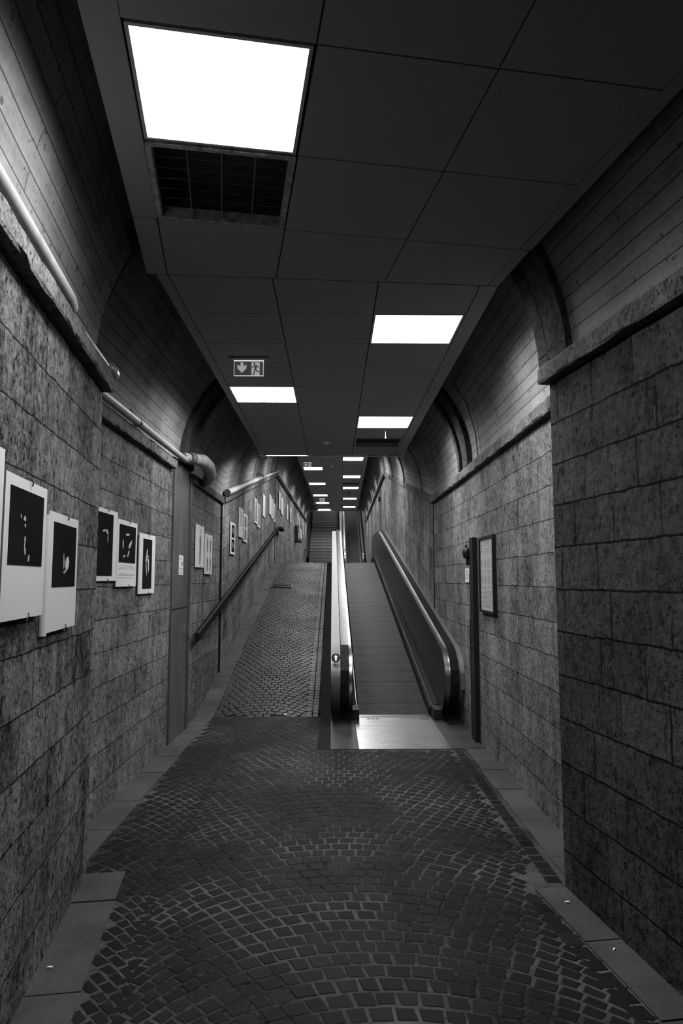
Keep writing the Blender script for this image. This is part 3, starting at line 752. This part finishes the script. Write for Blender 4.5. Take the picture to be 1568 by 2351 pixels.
# ------------------------------------------------------------------ wall prints (50 cm square boards)
def figure(kind):
    """list of outlines in board units (-.5..+.5)"""
    o = []
    def blob(cx, cy, rx, ry, rot=0, n=14, wob=.15):
        pts = []
        for k in range(n):
            a_ = 2 * PI * k / n; r_ = 1 + random.uniform(-wob, wob); x = rx * r_ * math.cos(a_); y = ry * r_ * math.sin(a_)
            pts.append((cx + x * math.cos(rot) - y * math.sin(rot), cy + x * math.sin(rot) + y * math.cos(rot)))
        return pts
    if kind == 'profile': o = [blob(-.2, .14, .012, .03, .2), blob(-.09, .12, .035, .035), blob(-.07, .03, .02, .03), blob(-.06, -.16, .018, .05), blob(-.07, -.23, .012, .03), blob(-.05, -.31, .02, .055, .2), blob(.07, -.40, .02, .05, -.3)]
    if kind == 'crouch': o = [blob(.1, -.12, .085, .11, -.2), blob(-.05, -.1, .022, .13, .1), blob(.05, -.24, .05, .02, .4), blob(-.02, -.27, .03, .02)]
    if kind == 'arm': o = [blob(.03, .22, .10, .02, .15), blob(.17, .21, .05, .035, -.3), blob(.22, .12, .012, .10, -.1)]
    if kind == 'limbs': o = [blob(.15, .0, .05, .15, -.7), blob(-.28, .0, .03, .12, .05), blob(.05, -.25, .03, .11, -.5), blob(-.2, -.33, .08, .03, .3), blob(-.02, .26, .11, .03, .1)]
    if kind == 'curl': o = [blob(-.1, .15, .07, .18, -.5), blob(.1, .0, .08, .16, .2), blob(-.12, -.1, .04, .16, .5), blob(.05, .13, .1, .04)]
    if kind == 'stand': o = [[(-.03, .33), (-.09, .38), (-.09, .45), (-.02, .48), (.06, .46), (.08, .40), (.04, .34), (.05, .30), (.17, .26), (.21, .14), (.20, -.02), (.15, -.10), (.17, -.22), (.13, -.36), (.10, -.47), (.02, -.47), (.01, -.30), (-.02, -.47), (-.11, -.47), (-.14, -.30), (-.18, -.14), (-.14, -.02), (-.20, .10), (-.19, .22), (-.13, .28), (-.04, .30)]]
    return o
def print_board(loc, rz, label, prints, group='square photo prints on the left wall', hooks=True, text=None, size=.50, curled=False):
    """prints: list of (x0,y0,x1,y1,mat,figure kind,fig mat) in units of the board, x along +Y of the wall frame"""
    t = empty('photo_print', loc, (0, 0, rz)); m = M(); h = size / 2
    m.box((0, -h, -h), (.008, h, h)); m.build('board', BOARD, t, bevel=.0015)
    if curled:
        m = M(); m.tube([(-.004, -h - .012, -h - .01), (-.004, -h - .012, h - .02)], .016, 10); m.build('rolled_edge', BOARD, t, smooth=True)
    for (x0, y0, x1, y1, mt, fk, fm) in prints:
        m = M(); m.box((.008, x0 * size, y0 * size), (.0095, x1 * size, y1 * size)); pr = m.build('print', mt, t)
        if fk:
            cx, cy = (x0 + x1) / 2, (y0 + y1) / 2; wx, wy = (x1 - x0), (y1 - y0); m = M()
            for qi, ol in enumerate(figure(fk)):
                if qi and fk != 'stand': m.build('pictured_figure', fm, pr); m = M()
                m.prism([((cx + a_ * wx) * size, (cy + b_ * wy) * size) for a_, b_ in ol], .0096, .0103, lambda p: Vector((p.z, p.x, p.y)))
            m.build('pictured_figure', fm, pr)
    if text:
        m = M()
        for (x0, y, x1) in text: m.box((.008, x0 * size, y * size), (.0088, x1 * size, y * size + .0025))
        m.build('caption_lines', INK, t)
    if hooks:
        for yy, zz in ((.02, h), (.04, -h)):
            m = M(); sg = 1 if zz > 0 else -1
            m.tube([(-.01, yy, zz + sg * .012), (.012, yy, zz + sg * .010), (.017, yy + .006, zz - sg * .004), (.012, yy + .012, zz - sg * .016)], .0032, 6); m.build('hook', HOOK, t)
    return tag(t, label, 'photo print', group)
B = PRINT
def onw(t_, z, o_=.018): p = LA - H8 * t_ + N8 * o_; return (p.x, p.y, z)
def tA(y): return (LA.y - y) / H8.y
print_board(onw(tA(1.98), 1.775), A8, 'white board with a photo, cut off by the left edge of the picture', [(-.4, -.1, .4, .42, B, 'limbs', FIG)])
print_board(onw(tA(2.495), 1.71), A8, 'large white-bordered dark photo with a lit face profile, leftmost whole print', [(-.40, -.12, .41, .42, B, 'profile', FIG)])
print_board(onw(tA(3.055), 1.632), A8, 'white board with rolled edge and dark photo of a crouching figure', [(-.39, -.13, .42, .42, B, 'crouch', FIG)], curled=True)
XW = XL + .012
print_board((XW, 4.765, 1.838), 0, 'black photo of an outstretched arm, partly behind the near wall corner', [(-.5, -.43, .30, .44, B, 'arm', FIG)])
print_board((XW, 5.272, 1.795), 0, 'dark photo of entwined limbs above small printed caption lines', [(-.42, -.14, .42, .43, B, 'limbs', FIG)],
            text=[(-.4, -.19, .3), (-.4, -.215, .42), (-.4, -.235, .42), (-.4, -.30, -.1), (-.4, -.315, .42), (-.4, -.335, .42), (-.4, -.37, .35)])
print_board((XW, 5.845, 1.73), 0, 'tall narrow dark photo of a curled figure, right print before the metal door', [(-.28, -.42, .28, .42, B, 'curl', FIG)])
print_board((XW, 8.14, 1.99), 0, 'white print of one standing figure seen from behind, past the metal door', [(-.22, -.44, .22, .42, PAPER, 'stand', FIGD)])
print_board((XW + .004, 8.69, 1.915), 0, 'white print with four small standing figures, past the metal door',
            [(-.38, .02, -.02, .44, PAPER, 'stand', FIGD), (.04, .02, .40, .44, PAPER, 'stand', FIGD), (-.38, -.44, -.02, -.02, PAPER, 'stand', FIGD), (.04, -.44, .40, -.02, PAPER, 'stand', FIGD)])
print_board((XW, 10.8, 2.24), 0, 'lone print of two stacked dark photos, lowest above the handrail', [(-.3, .03, .3, .42, B, 'curl', FIG), (-.3, -.42, .3, -.03, B, 'curl', FIG)], hooks=False)
print_board((XW, 11.73, 2.565), 0, 'white sheet of pale grey text blocks on the ramp wall', [(-.38, -.1, -.02, .42, simple('print_pale', .27, .5, nscale=6, namp=.1), None, None), (.05, -.1, .38, .42, MATS['print_pale'], None, None)], hooks=False)
print_board((XW, 12.33, 2.52), 0, 'print of two stacked dark figure photos right of the pale text sheet', [(-.3, .03, .3, .42, PRINTG, 'stand', FIGD), (-.3, -.42, .3, -.03, PRINTG, 'stand', FIGD)], hooks=False)
print_board((XW, 14.0, 2.995), 0, 'white-framed grey print, left of the pair halfway up the ramp', [(-.3, -.42, .3, .42, PRINTG, None, None)], hooks=False)
print_board((XW, 14.55, 2.95), 0, 'white-framed darker print, right of the pair halfway up the ramp', [(-.28, -.42, .28, .42, PRINTG, None, None)], hooks=False)
print_board((XW, 15.62, 3.28), 0, 'single pale print between the pair and the top group of three', [], hooks=False)
print_board((XW, 17.2, 3.48), 0, 'leftmost of three stepped prints near the top of the ramp', [], hooks=False)
print_board((XW, 17.76, 3.435), 0, 'middle of three stepped prints near the top of the ramp', [(-.3, -.4, .3, .4, MATS['print_pale'], None, None)], hooks=False)
print_board((XW, 18.36, 3.39), 0, 'rightmost of three stepped prints near the top of the ramp', [(-.3, -.4, .3, .4, PRINTG, None, None)], hooks=False)
for y, z, lab, pr in ((19.85, 3.885, 'pale print just around the corner at the start of the upper level', []),
                   (20.6, 3.81, 'wide pale print second along the upper level wall', []),
                   (22.6, 3.82, 'print with grey picture, third along the upper level wall', [(-.3, -.4, .3, .2, MATS['print_pale'], None, None)]),
                   (24.0, 3.86, 'print with darker picture, fourth along the upper level wall', [(-.3, -.4, .3, .2, PRINTG, None, None)]),
                   (27.4, 3.98, 'small far print above the fire extinguisher', [(-.3, -.4, .3, .4, PRINTG, None, None)]),
                   (28.8, 3.94, 'small far print just right of the fire extinguisher', [(-.3, -.4, .3, .4, PRINTG, None, None)]),
                   (31.6, 3.93, 'second last tiny print toward the far stairs', [(-.3, -.4, .3, .4, PRINTG, None, None)]),
                   (33.3, 3.93, 'last tiny print beside the far stairs', [(-.3, -.4, .3, .4, PRINTG, None, None)])):
    print_board((DXL(y) + .012, y, z), -.0152, lab, pr, hooks=False)

# ------------------------------------------------------------------ handrail on the left wall
t = empty('handrail', (XL + .08, 8.0, 0))
m = M(); ra, rb = (7.75, .965), (19.05, .965 + (19.05 - 7.75) * .1835)
path = [(ra[0] - 8, ra[1]), (rb[0] - 8, rb[1])]
m.band(path, -.05, -.028, .028, .085); m.build('rail', RAILM, t, bevel=.008)
m = M(); m.band(path, .036, .012, .026, .005); m.build('highlight_strip', STEEL, t)
m = M(); m.box((-.028, 11.0, rb[1] - .05), (.10, 11.9, rb[1] + .015)); m.build('return_end', RAILM, t, bevel=.008)
for k in range(6):
    y = .4 + k * 2.05; z = ra[1] + (y + .25) * .1835 - .05; m = M(); m.tube([(-.08, y, z - .05), (-.02, y, z - .05), (0, y, z)], .009, 8); m.build('bracket', BLACKM, t)
tag(t, 'dark wooden handrail with bright edge climbing the left ramp wall', 'handrail')

# ------------------------------------------------------------------ moving walkway / escalator
def newel_path(yb, slope, yt, zt, hr, ye, zbase=0, y_s=None):
    """outline of the balustrade top from the foot of the front newel to the foot of the rear newel"""
    th = math.atan(slope)
    P = [(yb + .32, zbase + .10), (yb + .13, zbase + .22), (yb + .03, zbase + .36), (yb, zbase + .50), (yb + .03, zbase + .62), (yb + .12, zbase + .73), (yb + .26, zbase + .80), (yb + .45, zbase + .85)]
    return P
def balustrade(t, name, xs, path, x_base, lowz, sgn):
    """xs: (deck outer, deck inner, rail inner, trim inner, panel) ordered outside to inside"""
    b = empty(name); b.parent = t
    xo, xi, rl, tr, pn = xs; lo = lambda a_, c_: (min(a_, c_), max(a_, c_))
    m = M(); m.band(path, -.03, *lo(xo, xi), .028); m.build('deck', DECKP, b, smooth=True)
    m = M(); m.band(path, -.02, *lo(xi + sgn * .006, rl), .045); m.build('rubber_rail', RUBBER, b, bevel=.012)
    m = M(); m.band(path, -.03, *lo(rl, tr), .026); m.build('steel_trim', STEEL, b, smooth=True)
    # side sheets (inner panel + outer sheet)
    m = M()
    for i in range(len(path) - 1):
        (ya, za), (yb_, zb) = path[i], path[i + 1]
        for x in (xo + sgn * .004, pn):
            fa, fb = lowz(ya), lowz(yb_)
            d = -.012
            m.face([(x, ya, min(fa, za)), (x, yb_, min(fb, zb)), (x, yb_, zb + d), (x, ya, za + d)])
    m.build('side_panel', STEELD, b)
    return b
def conveyor(name, ox, y0, slope, yt, z0, zt, hr, ye, XS, label, cat, yfront, front_drop=.0):
    pass
# travelator path: front newel, climb, landing, rear newel
HR = .875
def climb(y): return (y - Y0) * S11 + HR
foot = [(7.93, .02), (7.92, .10), (7.78, .20), (7.66, .33), (7.61, .47), (7.62, .60), (7.69, .70), (7.80, .775), (7.95, .828), (8.12, .862)]
up = [(y, climb(y)) for y in (8.3, 9, 10, 11, 12, 13, 14, 15, 16, 17, 18, 18.5)]
rear = [(18.8, 2.925), (19.2, 2.945), (20, 2.95), (21.0, 2.95), (21.3, 2.93), (21.5, 2.86), (21.6, 2.74), (21.6, 2.6), (21.5, 2.4), (21.4, 2.2), (21.38, 2.06)]
wpath = foot + up + rear
t = empty('moving_walkway', (.7, Y0, 0))
# children built in world space -> shift into the empty's frame by parent inverse
def shift(root):
    bpy.context.view_layer.update()
    for c in root.children: c.matrix_parent_inverse = Matrix.Translation(-root.location)
lowz = lambda y: floor_z(y) + .02 if y > 7.95 else .1
balustrade(t, 'balustrade', (-.02, .085, .18, .212, .215), wpath, 0, lowz, 1)
balustrade(t, 'balustrade', (1.475, 1.39, 1.29, 1.235, 1.232), wpath, 0, lowz, -1)
for x0, x1, in ((-.005, .30), (1.15, 1.46)):
    m = M(); m.box((x0, 7.90, 0), (x1, 8.25, .13)); m.build('newel_base', BLACKM, t, bevel=.006)
# skirts and inner decking
for sgn, xa, xb in ((1, .275, .305), (-1, 1.165, 1.135)):
    m = M(); pth = [(8.2, .10), (9, (9 - Y0) * S11 + .11), (18.4, (18.4 - Y0) * S11 + .13), (18.9, ZT + .16), (20.2, ZT + .16), (20.5, ZT + .02)]
    for i in range(len(pth) - 1):
        (ya, za), (yb_, zb) = pth[i], pth[i + 1]
        m.face([(xa, ya, za + .02), (xa, yb_, zb + .02), (xb, yb_, zb - .01), (xb, ya, za - .01)] if sgn < 0 else [(xb, ya, za - .01), (xb, yb_, zb - .01), (xa, yb_, zb + .02), (xa, ya, za + .02)])
        m.face([(xb, ya, za - .01), (xb, yb_, zb - .01), (xb, yb_, floor_z(yb_) - .02), (xb, ya, floor_z(ya) - .02)])
    m.build('skirt', SKIRT, t)
    m = M(); m.tube([(xa - sgn * -.004, y_, z_ + .022) for y_, z_ in pth[:-1]], .004, 6); m.build('decking_line', STEEL, t)
for xa, xb in ((.214, .276), (1.233, 1.164)):
    m = M()
    for i in range(len(pth) - 2):
        (ya, za), (yb_, zb) = pth[i], pth[i + 1]
        m.face([(xa, ya, za + .05), (xb, ya, za + .02), (xb, yb_, zb + .02), (xa, yb_, zb + .05)])
    m.build('inner_decking', SKIRT, t)
# pallets
pm = M(); PLN = .395; nr_ = 46; wd = .83
pm.box((-wd / 2, 0, -.03), (wd / 2, PLN - .006, -.008))
for k in range(nr_):
    x = -wd / 2 + wd * (k + .5) / nr_
    for j_ in range(8):
        ya = .004 + j_ * (PLN - .012) / 8; pm.box((x - .0045, ya, -.008), (x + .0045, ya + .036, 0))
def palletm():
    t_ = NT('pallet_ribs'); ob = t_.obj(); n = t_.noise(ob, 3, 3)
    t_.base(t_.ramp(n, .3, .7, .02, .034)); t_.b.inputs['Metallic'].default_value = .35; t_.rough(.6); t_.b.inputs['Specular IOR Level'].default_value = .1; return t_.m
pal = pm.build('pallet', [palletm()], t)
yy = Y0 + .02; k = 0
while yy < YT - .1:
    o = pal if k == 0 else pal.copy()
    if k: scene.collection.objects.link(o); o.parent = t
    th = math.atan(S11); f = 1.0
    if yy < Y0 + .0: f = 0
    o.location = (.72, yy, (yy - Y0) * S11 + .002); o.rotation_euler = (th, 0, 0)
    yy += PLN * math.cos(th); k += 1
m = M(); m.box((.29, YT - .02, ZT - .02), (1.15, YT + .25, ZT + .012)); m.build('top_comb', STEEL, t, bevel=.006)
m = M(); m.box((.305, 8.09, .0), (1.135, Y0 + .015, .016)); m.build('comb', STEEL, t, bevel=.005)
m = M(); m.box((.25, 7.62, .0), (1.13, 8.09, .012)); cpn = m.build('comb_plate', STEELP, t, bevel=.002)
m = M()
fr = lambda p: Vector((p.x, p.y, .0122 + p.z))
for cx, wv in ((.46, 1), (.98, .0)):
    if wv:
        m.prism([(cx - .075, 7.99), (cx - .035, 7.965), (cx - .035, 8.015)], 0, .001, fr); m.prism([(cx + .075, 7.99), (cx + .035, 7.965), (cx + .035, 8.015)], 0, .001, fr)
        m.prism([(cx - .025, 7.96), (cx - .015, 7.96), (cx, 8.01), (cx + .015, 7.96), (cx + .025, 7.96), (cx + .004, 8.03), (cx - .004, 8.03)], 0, .001, fr)
    else:
        for i_ in range(7): m.box((cx - .10 + i_ * .03, 7.975, .0122), (cx - .085 + i_ * .03, 7.995, .0132))
        m.box((cx + .02, 7.97, .0122), (cx + .12, 8.0, .0132))
m.build('plate_marks', BLACKM, cpn)
m = M(); m.box((.25, PY, .0), (1.13, 7.62, .010)); m.build('landing_plate', STEELP, t)
SIDEP = simple('side_plate_dark_reflection', .035, .5, .3, nscale=5, namp=.4, spec=.1)  # same steel plate, sides coloured dark to imitate the newels' reflection
m = M(); m.box((-.02, PY, .0), (.248, 7.95, .0095)); m.build('side_plate', SIDEP, t)
m = M(); m.box((1.132, PY, .0), (1.44, 7.95, .0095)); m.build('side_plate', SIDEP, t)
# round direction sign on the left newel
e_ = empty('direction_disc'); e_.parent = t
def frn(p): # local disc plane tilted on the newel face
    a_ = math.radians(62); return Vector((.034 + p.x, 7.64 + p.y * math.cos(a_) - p.z * math.sin(a_), .735 + p.y * math.sin(a_) + p.z * math.cos(a_)))
m = M(); m.prism([(.05 * math.cos(2 * PI * k / 28), .05 * math.sin(2 * PI * k / 28)) for k in range(28)], 0.0, .012, frn); m.build('disc', BLACKM, e_)
m = M(); m.prism([(-.009, -.032), (.009, -.032), (.009, .005), (.021, .005), (0, .034), (-.021, .005), (-.009, .005)], .0122, .0135, frn); m.build('arrow', WHITEP, e_)
# patch plate on the right newel
m = M(); m.box((1.40, 7.582, .40), (1.455, 7.60, .58)); m.build('access_cover', DECKP, t, bevel=.002)
shift(t)
tag(t, 'inclined moving walkway with steel balustrades and black handrails beside the cobbled ramp', 'moving walkway')

# far escalator
t = empty('escalator', (1.05, 33.6, ZT)); sl = math.tan(math.radians(29))
def eh(y): return ZT + (y - 34.1) * sl + .95
ef = [(33.75, ZT + .02), (33.6, ZT + .15), (33.5, ZT + .35), (33.48, ZT + .6), (33.55, ZT + .8), (33.7, ZT + .9), (33.95, ZT + .96)]
ep = ef + [(y, eh(y) + (.0 if y > 34.6 else .05)) for y in (34.4, 35, 37, 39, 41, 43)]
elz = lambda y: ZT + .05 if y < 34.1 else ZT + (y - 34.1) * sl + .03
balustrade(t, 'balustrade', (.36, .48, .56, .63, .634), ep, 0, elz, 1)
balustrade(t, 'balustrade', (1.80, 1.62, 1.52, 1.44, 1.436), ep, 0, elz, -1)
sm = M(); sm.box((-.33, 0, -.2), (.33, .4, 0)); 
for k in range(14): sm.box((-.33 + k * .66 / 14 + .012, 0, 0), (-.33 + (k + .65) * .66 / 14 + .012, .4, .01))
so = None
for k in range(22):
    if so is None: so = sm.build('step', ESCM, t); o = so
    else: o = so.copy(); scene.collection.objects.link(o); o.parent = t
    o.location = (1.035, 34.1 + k * .4, ZT + .1 + k * .4 * sl)
m = M(); m.box((.63, 33.3, ZT), (1.44, 34.1, ZT + .012)); m.build('landing_plate', STEELP, t)
for x0, x1 in ((.634, .70), (1.37, 1.436)):
    m = M(); m.face([(x0, 34, ZT), (x1, 34, ZT), (x1, 43, ZT + 9 * sl + .1), (x0, 43, ZT + 9 * sl + .1)]); m.build('skirt', STEELD, t)
shift(t)
tag(t, 'narrow dark escalator rising at the far end beyond the upper landing', 'escalator')

# far staircase
t = empty('staircase', (-.4, 33.0, ZT)); rise, run = .168, .305; sp = M(); sp.box((-.80, 0, -.4), (.74, run, 0)); sp.box((-.80, -.02, -.045), (.74, 0, .002), 1); so = None
y, z = 33.0, ZT
for k in range(26):
    z += rise
    if so is None: so = sp.build('step', [STAIRM, simple('stair_nosing', .075, .5, nscale=6, namp=.3)], t); o = so
    else: o = so.copy(); scene.collection.objects.link(o); o.parent = t
    o.location = (-.38, y, z); y += run
    if k == 12:
        m = M(); m.box((-1.18, y, z - .4), (.36, y + 1.2, z)); m.build('landing', STAIRM, t); y += 1.2
shift(t)
tag(t, 'wide flight of dark stone steps left of the far escalator', 'staircase')
t = empty('stair_handrail', (-1.15, 33, ZT))
m = M(); m.band([(32.6, ZT + .55), (32.75, ZT + .9), (33.2, ZT + 1.05), (37.2, ZT + 3.3), (38.3, ZT + 3.45), (43, ZT + 6.0)], -.05, -1.24, -1.16, .10); m.build('rail', RUBBER, t)
m = M(); m.band([(33.2, ZT + 1.0), (37.2, ZT + 3.25), (38.3, ZT + 3.4), (43, ZT + 5.95)], -.05, -1.38, -1.26, .06); m.build('side_capping', STEEL, t)
shift(t); tag(t, 'black handrail with pale capping along the left side of the far stairs', 'handrail')

# ------------------------------------------------------------------ objects on the right wall
t = empty('cable_column', (XR - .02, 6.93, 0))
m = M(); m.box((-.03, -.085, 0), (.03, .085, 2.02)); m.build('column', simple('column_dark', .012, .6, nscale=9, namp=.3, spec=.05), t, bevel=.006)
m = M(); m.box((-.034, .082, .04), (-.012, .098, 1.2)); m.build('side_strip', BLACKM, t)
m = M()
tag(t, 'black vertical duct column fixed to the right wall beside the framed rules board', 'column')
t = empty('alarm_bell', (XR - .05, 7.06, 1.87)); m = M(); m.tube([(0, 0, 0), (-.02, 0, 0), (-.05, 0, 0), (-.06, 0, 0)], .06, 20, rr=[.06, .065, .045, .01]); m.build('bell_dome', BLACKM, t, smooth=True)
m = M(); m.tube([(-.02, .0, .055), (-.02, 0, .08), (-.01, 0, .09)], .016, 10); m.build('top_knob', STEELD, t, smooth=True)
m = M(); m.box((-.02, -.02, -.13), (.02, .02, -.04)); m.build('stem', BLACKM, t, bevel=.006)
tag(t, 'round black alarm bell on the edge of the black wall duct', 'bell')
notice('notice', (XR - .005, 7.35, 1.643), .20, .15, PI, 'pale notice on stone left of the black duct', [(-.25, .2, .3, .3), (-.15, -.05, .2, .12), (-.15, -.3, .2, -.12)])
notice('label_strip', (XR - .03, 7.07, 1.775), .10, .10, PI, 'upper small white label under the alarm bell', [(-.3, .05, .3, .12), (-.3, -.3, .3, -.22)])
notice('label_strip', (XR - .03, 7.07, 1.685), .10, .055, PI, 'lower small white label under the alarm bell', [(-.3, -.1, .3, .1)])
t = empty('notice_board', (XR, 6.34, 1.645), (0, 0, PI)); hw, hh = .29, .355
m = M()
for a_, b_ in (((0, -hw, -hh), (.035, hw, -hh + .022)), ((0, -hw, hh - .022), (.035, hw, hh)), ((0, -hw, -hh + .022), (.035, -hw + .022, hh - .022)), ((0, hw - .022, -hh + .022), (.035, hw, hh - .022))): m.box(a_, b_)
m.build('frame', BLACKM, t, bevel=.003)
m = M(); m.box((0, -hw + .02, -hh + .02), (.02, hw - .02, hh - .02)); pp = m.build('sheet', simple('rules_sheet', .26, .4, nscale=5, namp=.08), t)
m = M()
def ring(cx, cy, r, slash=True):
    n = 20
    for k in range(n):
        a0, a1 = 2 * PI * k / n, 2 * PI * (k + 1) / n
        q = [(cx + r * math.cos(a0), cy + r * math.sin(a0)), (cx + r * math.cos(a1), cy + r * math.sin(a1)), (cx + r * .76 * math.cos(a1), cy + r * .76 * math.sin(a1)), (cx + r * .76 * math.cos(a0), cy + r * .76 * math.sin(a0))]
        m.face([(.0212, a_, b_) for a_, b_ in q])
    if slash: m.face([(.0213, cx - r * .6, cy - r * .42), (.0213, cx - r * .42, cy - r * .6), (.0213, cx + r * .6, cy + r * .42), (.0213, cx + r * .42, cy + r * .6)])
ring(-.2, .235, .05); ring(.2, .235, .05)
for cy in (.10, -.045):
    for cx in (-.2, -.067, .067, .2): ring(cx, cy, .042)
m.build('warning_rings', INK, pp)
m = M()
def line(x0, x1, y): m.box((.0205, x0, y), (.0212, x1, y + .0035))
for k in range(4): line(-.12, .12, .31 - k * .014); line(-.10, .10, .24 - k * .014)
for cy in (.035, -.11):
    for cx in (-.2, -.067, .067, .2):
        for k in range(3): line(cx - .045, cx + .045, cy - k * .011)
for k in range(12): line(-.22 if k % 3 else -.1, .22, -.155 - k * .0135)
m.build('text_lines', INK, pp)
tag(t, 'black framed board of rules with round warning symbols on the right wall', 'notice board')

# fire extinguisher on the upper left wall
t = empty('fire_extinguisher', (DXL(26.4) + .01, 26.4, ZT + 1.0))
m = M(); m.box((0, -.16, 0), (.10, .18, .62)); m.build('cabinet_back', BLACKM, t, bevel=.01)
m = M(); m.tube([(.18, .02, .03), (.18, .02, .05), (.18, .02, .40), (.18, .02, .46), (.18, .02, .50)], .075, 16, rr=[.06, .075, .075, .04, .02]); m.build('cylinder', EXTM, t, smooth=True)
m = M(); m.box((.12, -.05, .12), (.262, .09, .33)); m.build('white_label', BOARD, t, bevel=.01)
m = M(); m.tube([(.18, .02, .5), (.20, .02, .58), (.14, .0, .62), (.10, -.02, .52)], .014, 8); m.build('hose', RUBBER, t, smooth=True)
m = M(); m.box((0, -.1, -.04), (.26, .14, .02)); m.build('shelf', BLACKM, t)
tag(t, 'dark fire extinguisher with white label on the upper left wall', 'fire extinguisher')
m = M(); m.box((0, -.10, -.14), (.12, .10, .14)); o = m.build('loudspeaker', WHITEP, bevel=.01); o.location = (DXL(22.6) + .02, 22.6, 5.28); o.rotation_euler = (0, .25, 0); tag(o, 'small pale box loudspeaker high on the upper left vault', 'loudspeaker')

# drain cover on the ramp
t = empty('drain_cover', (-1.155, 15.58, (15.58 - Y0) * S11 + .012), (math.atan(S11), 0, 0))
m = M()
for a_, b_ in (((-.24, -.18, 0), (.24, -.155, .01)), ((-.24, .155, 0), (.24, .18, .01)), ((-.24, -.155, 0), (-.215, .155, .01)), ((.215, -.155, 0), (.24, .155, .01))): m.box(a_, b_)
m.build('frame', STEELD, t)
m = M(); m.box((-.215, -.155, -.002), (.215, .155, .002)); m.build('dark_plate', BLACKM, t)
m = M()
for k in range(7): m.box((-.21, -.14 + k * .045, .002), (.21, -.125 + k * .045, .008))
m.build('bars', STEELD, t)
tag(t, 'flat rectangular drain cover in the upper part of the cobbled ramp', 'drain cover')

# litter
def bit(name, loc, s, lab, rz=0):
    m = M(); m.tube([(-s, 0, 0), (s * .2, 0, .001), (s, .0, 0)], s * .3, 8, rr=[s * .28, s * .36, s * .25]); o = m.build(name, LITM, smooth=True); o.location = loc; o.rotation_euler = (0, 0, rz); tag(o, lab, 'litter')
bit('paper_scrap', (1.16, 3.53, .014), .012, 'tiny white scrap on the right kerb near the wall corner')
bit('cigarette_butt', (1.215, 3.10, .012), .011, 'tiny white cigarette butt on the lower right kerb', .9)
bit('cigarette_butt', (-.556, 8.22, .022), .018, 'tiny white cigarette butt at the foot of the cobbled ramp', .2)
bit('paper_scrap', (-1.16, 2.99, .014), .011, 'tiny pale scrap on the left kerb, lower left')
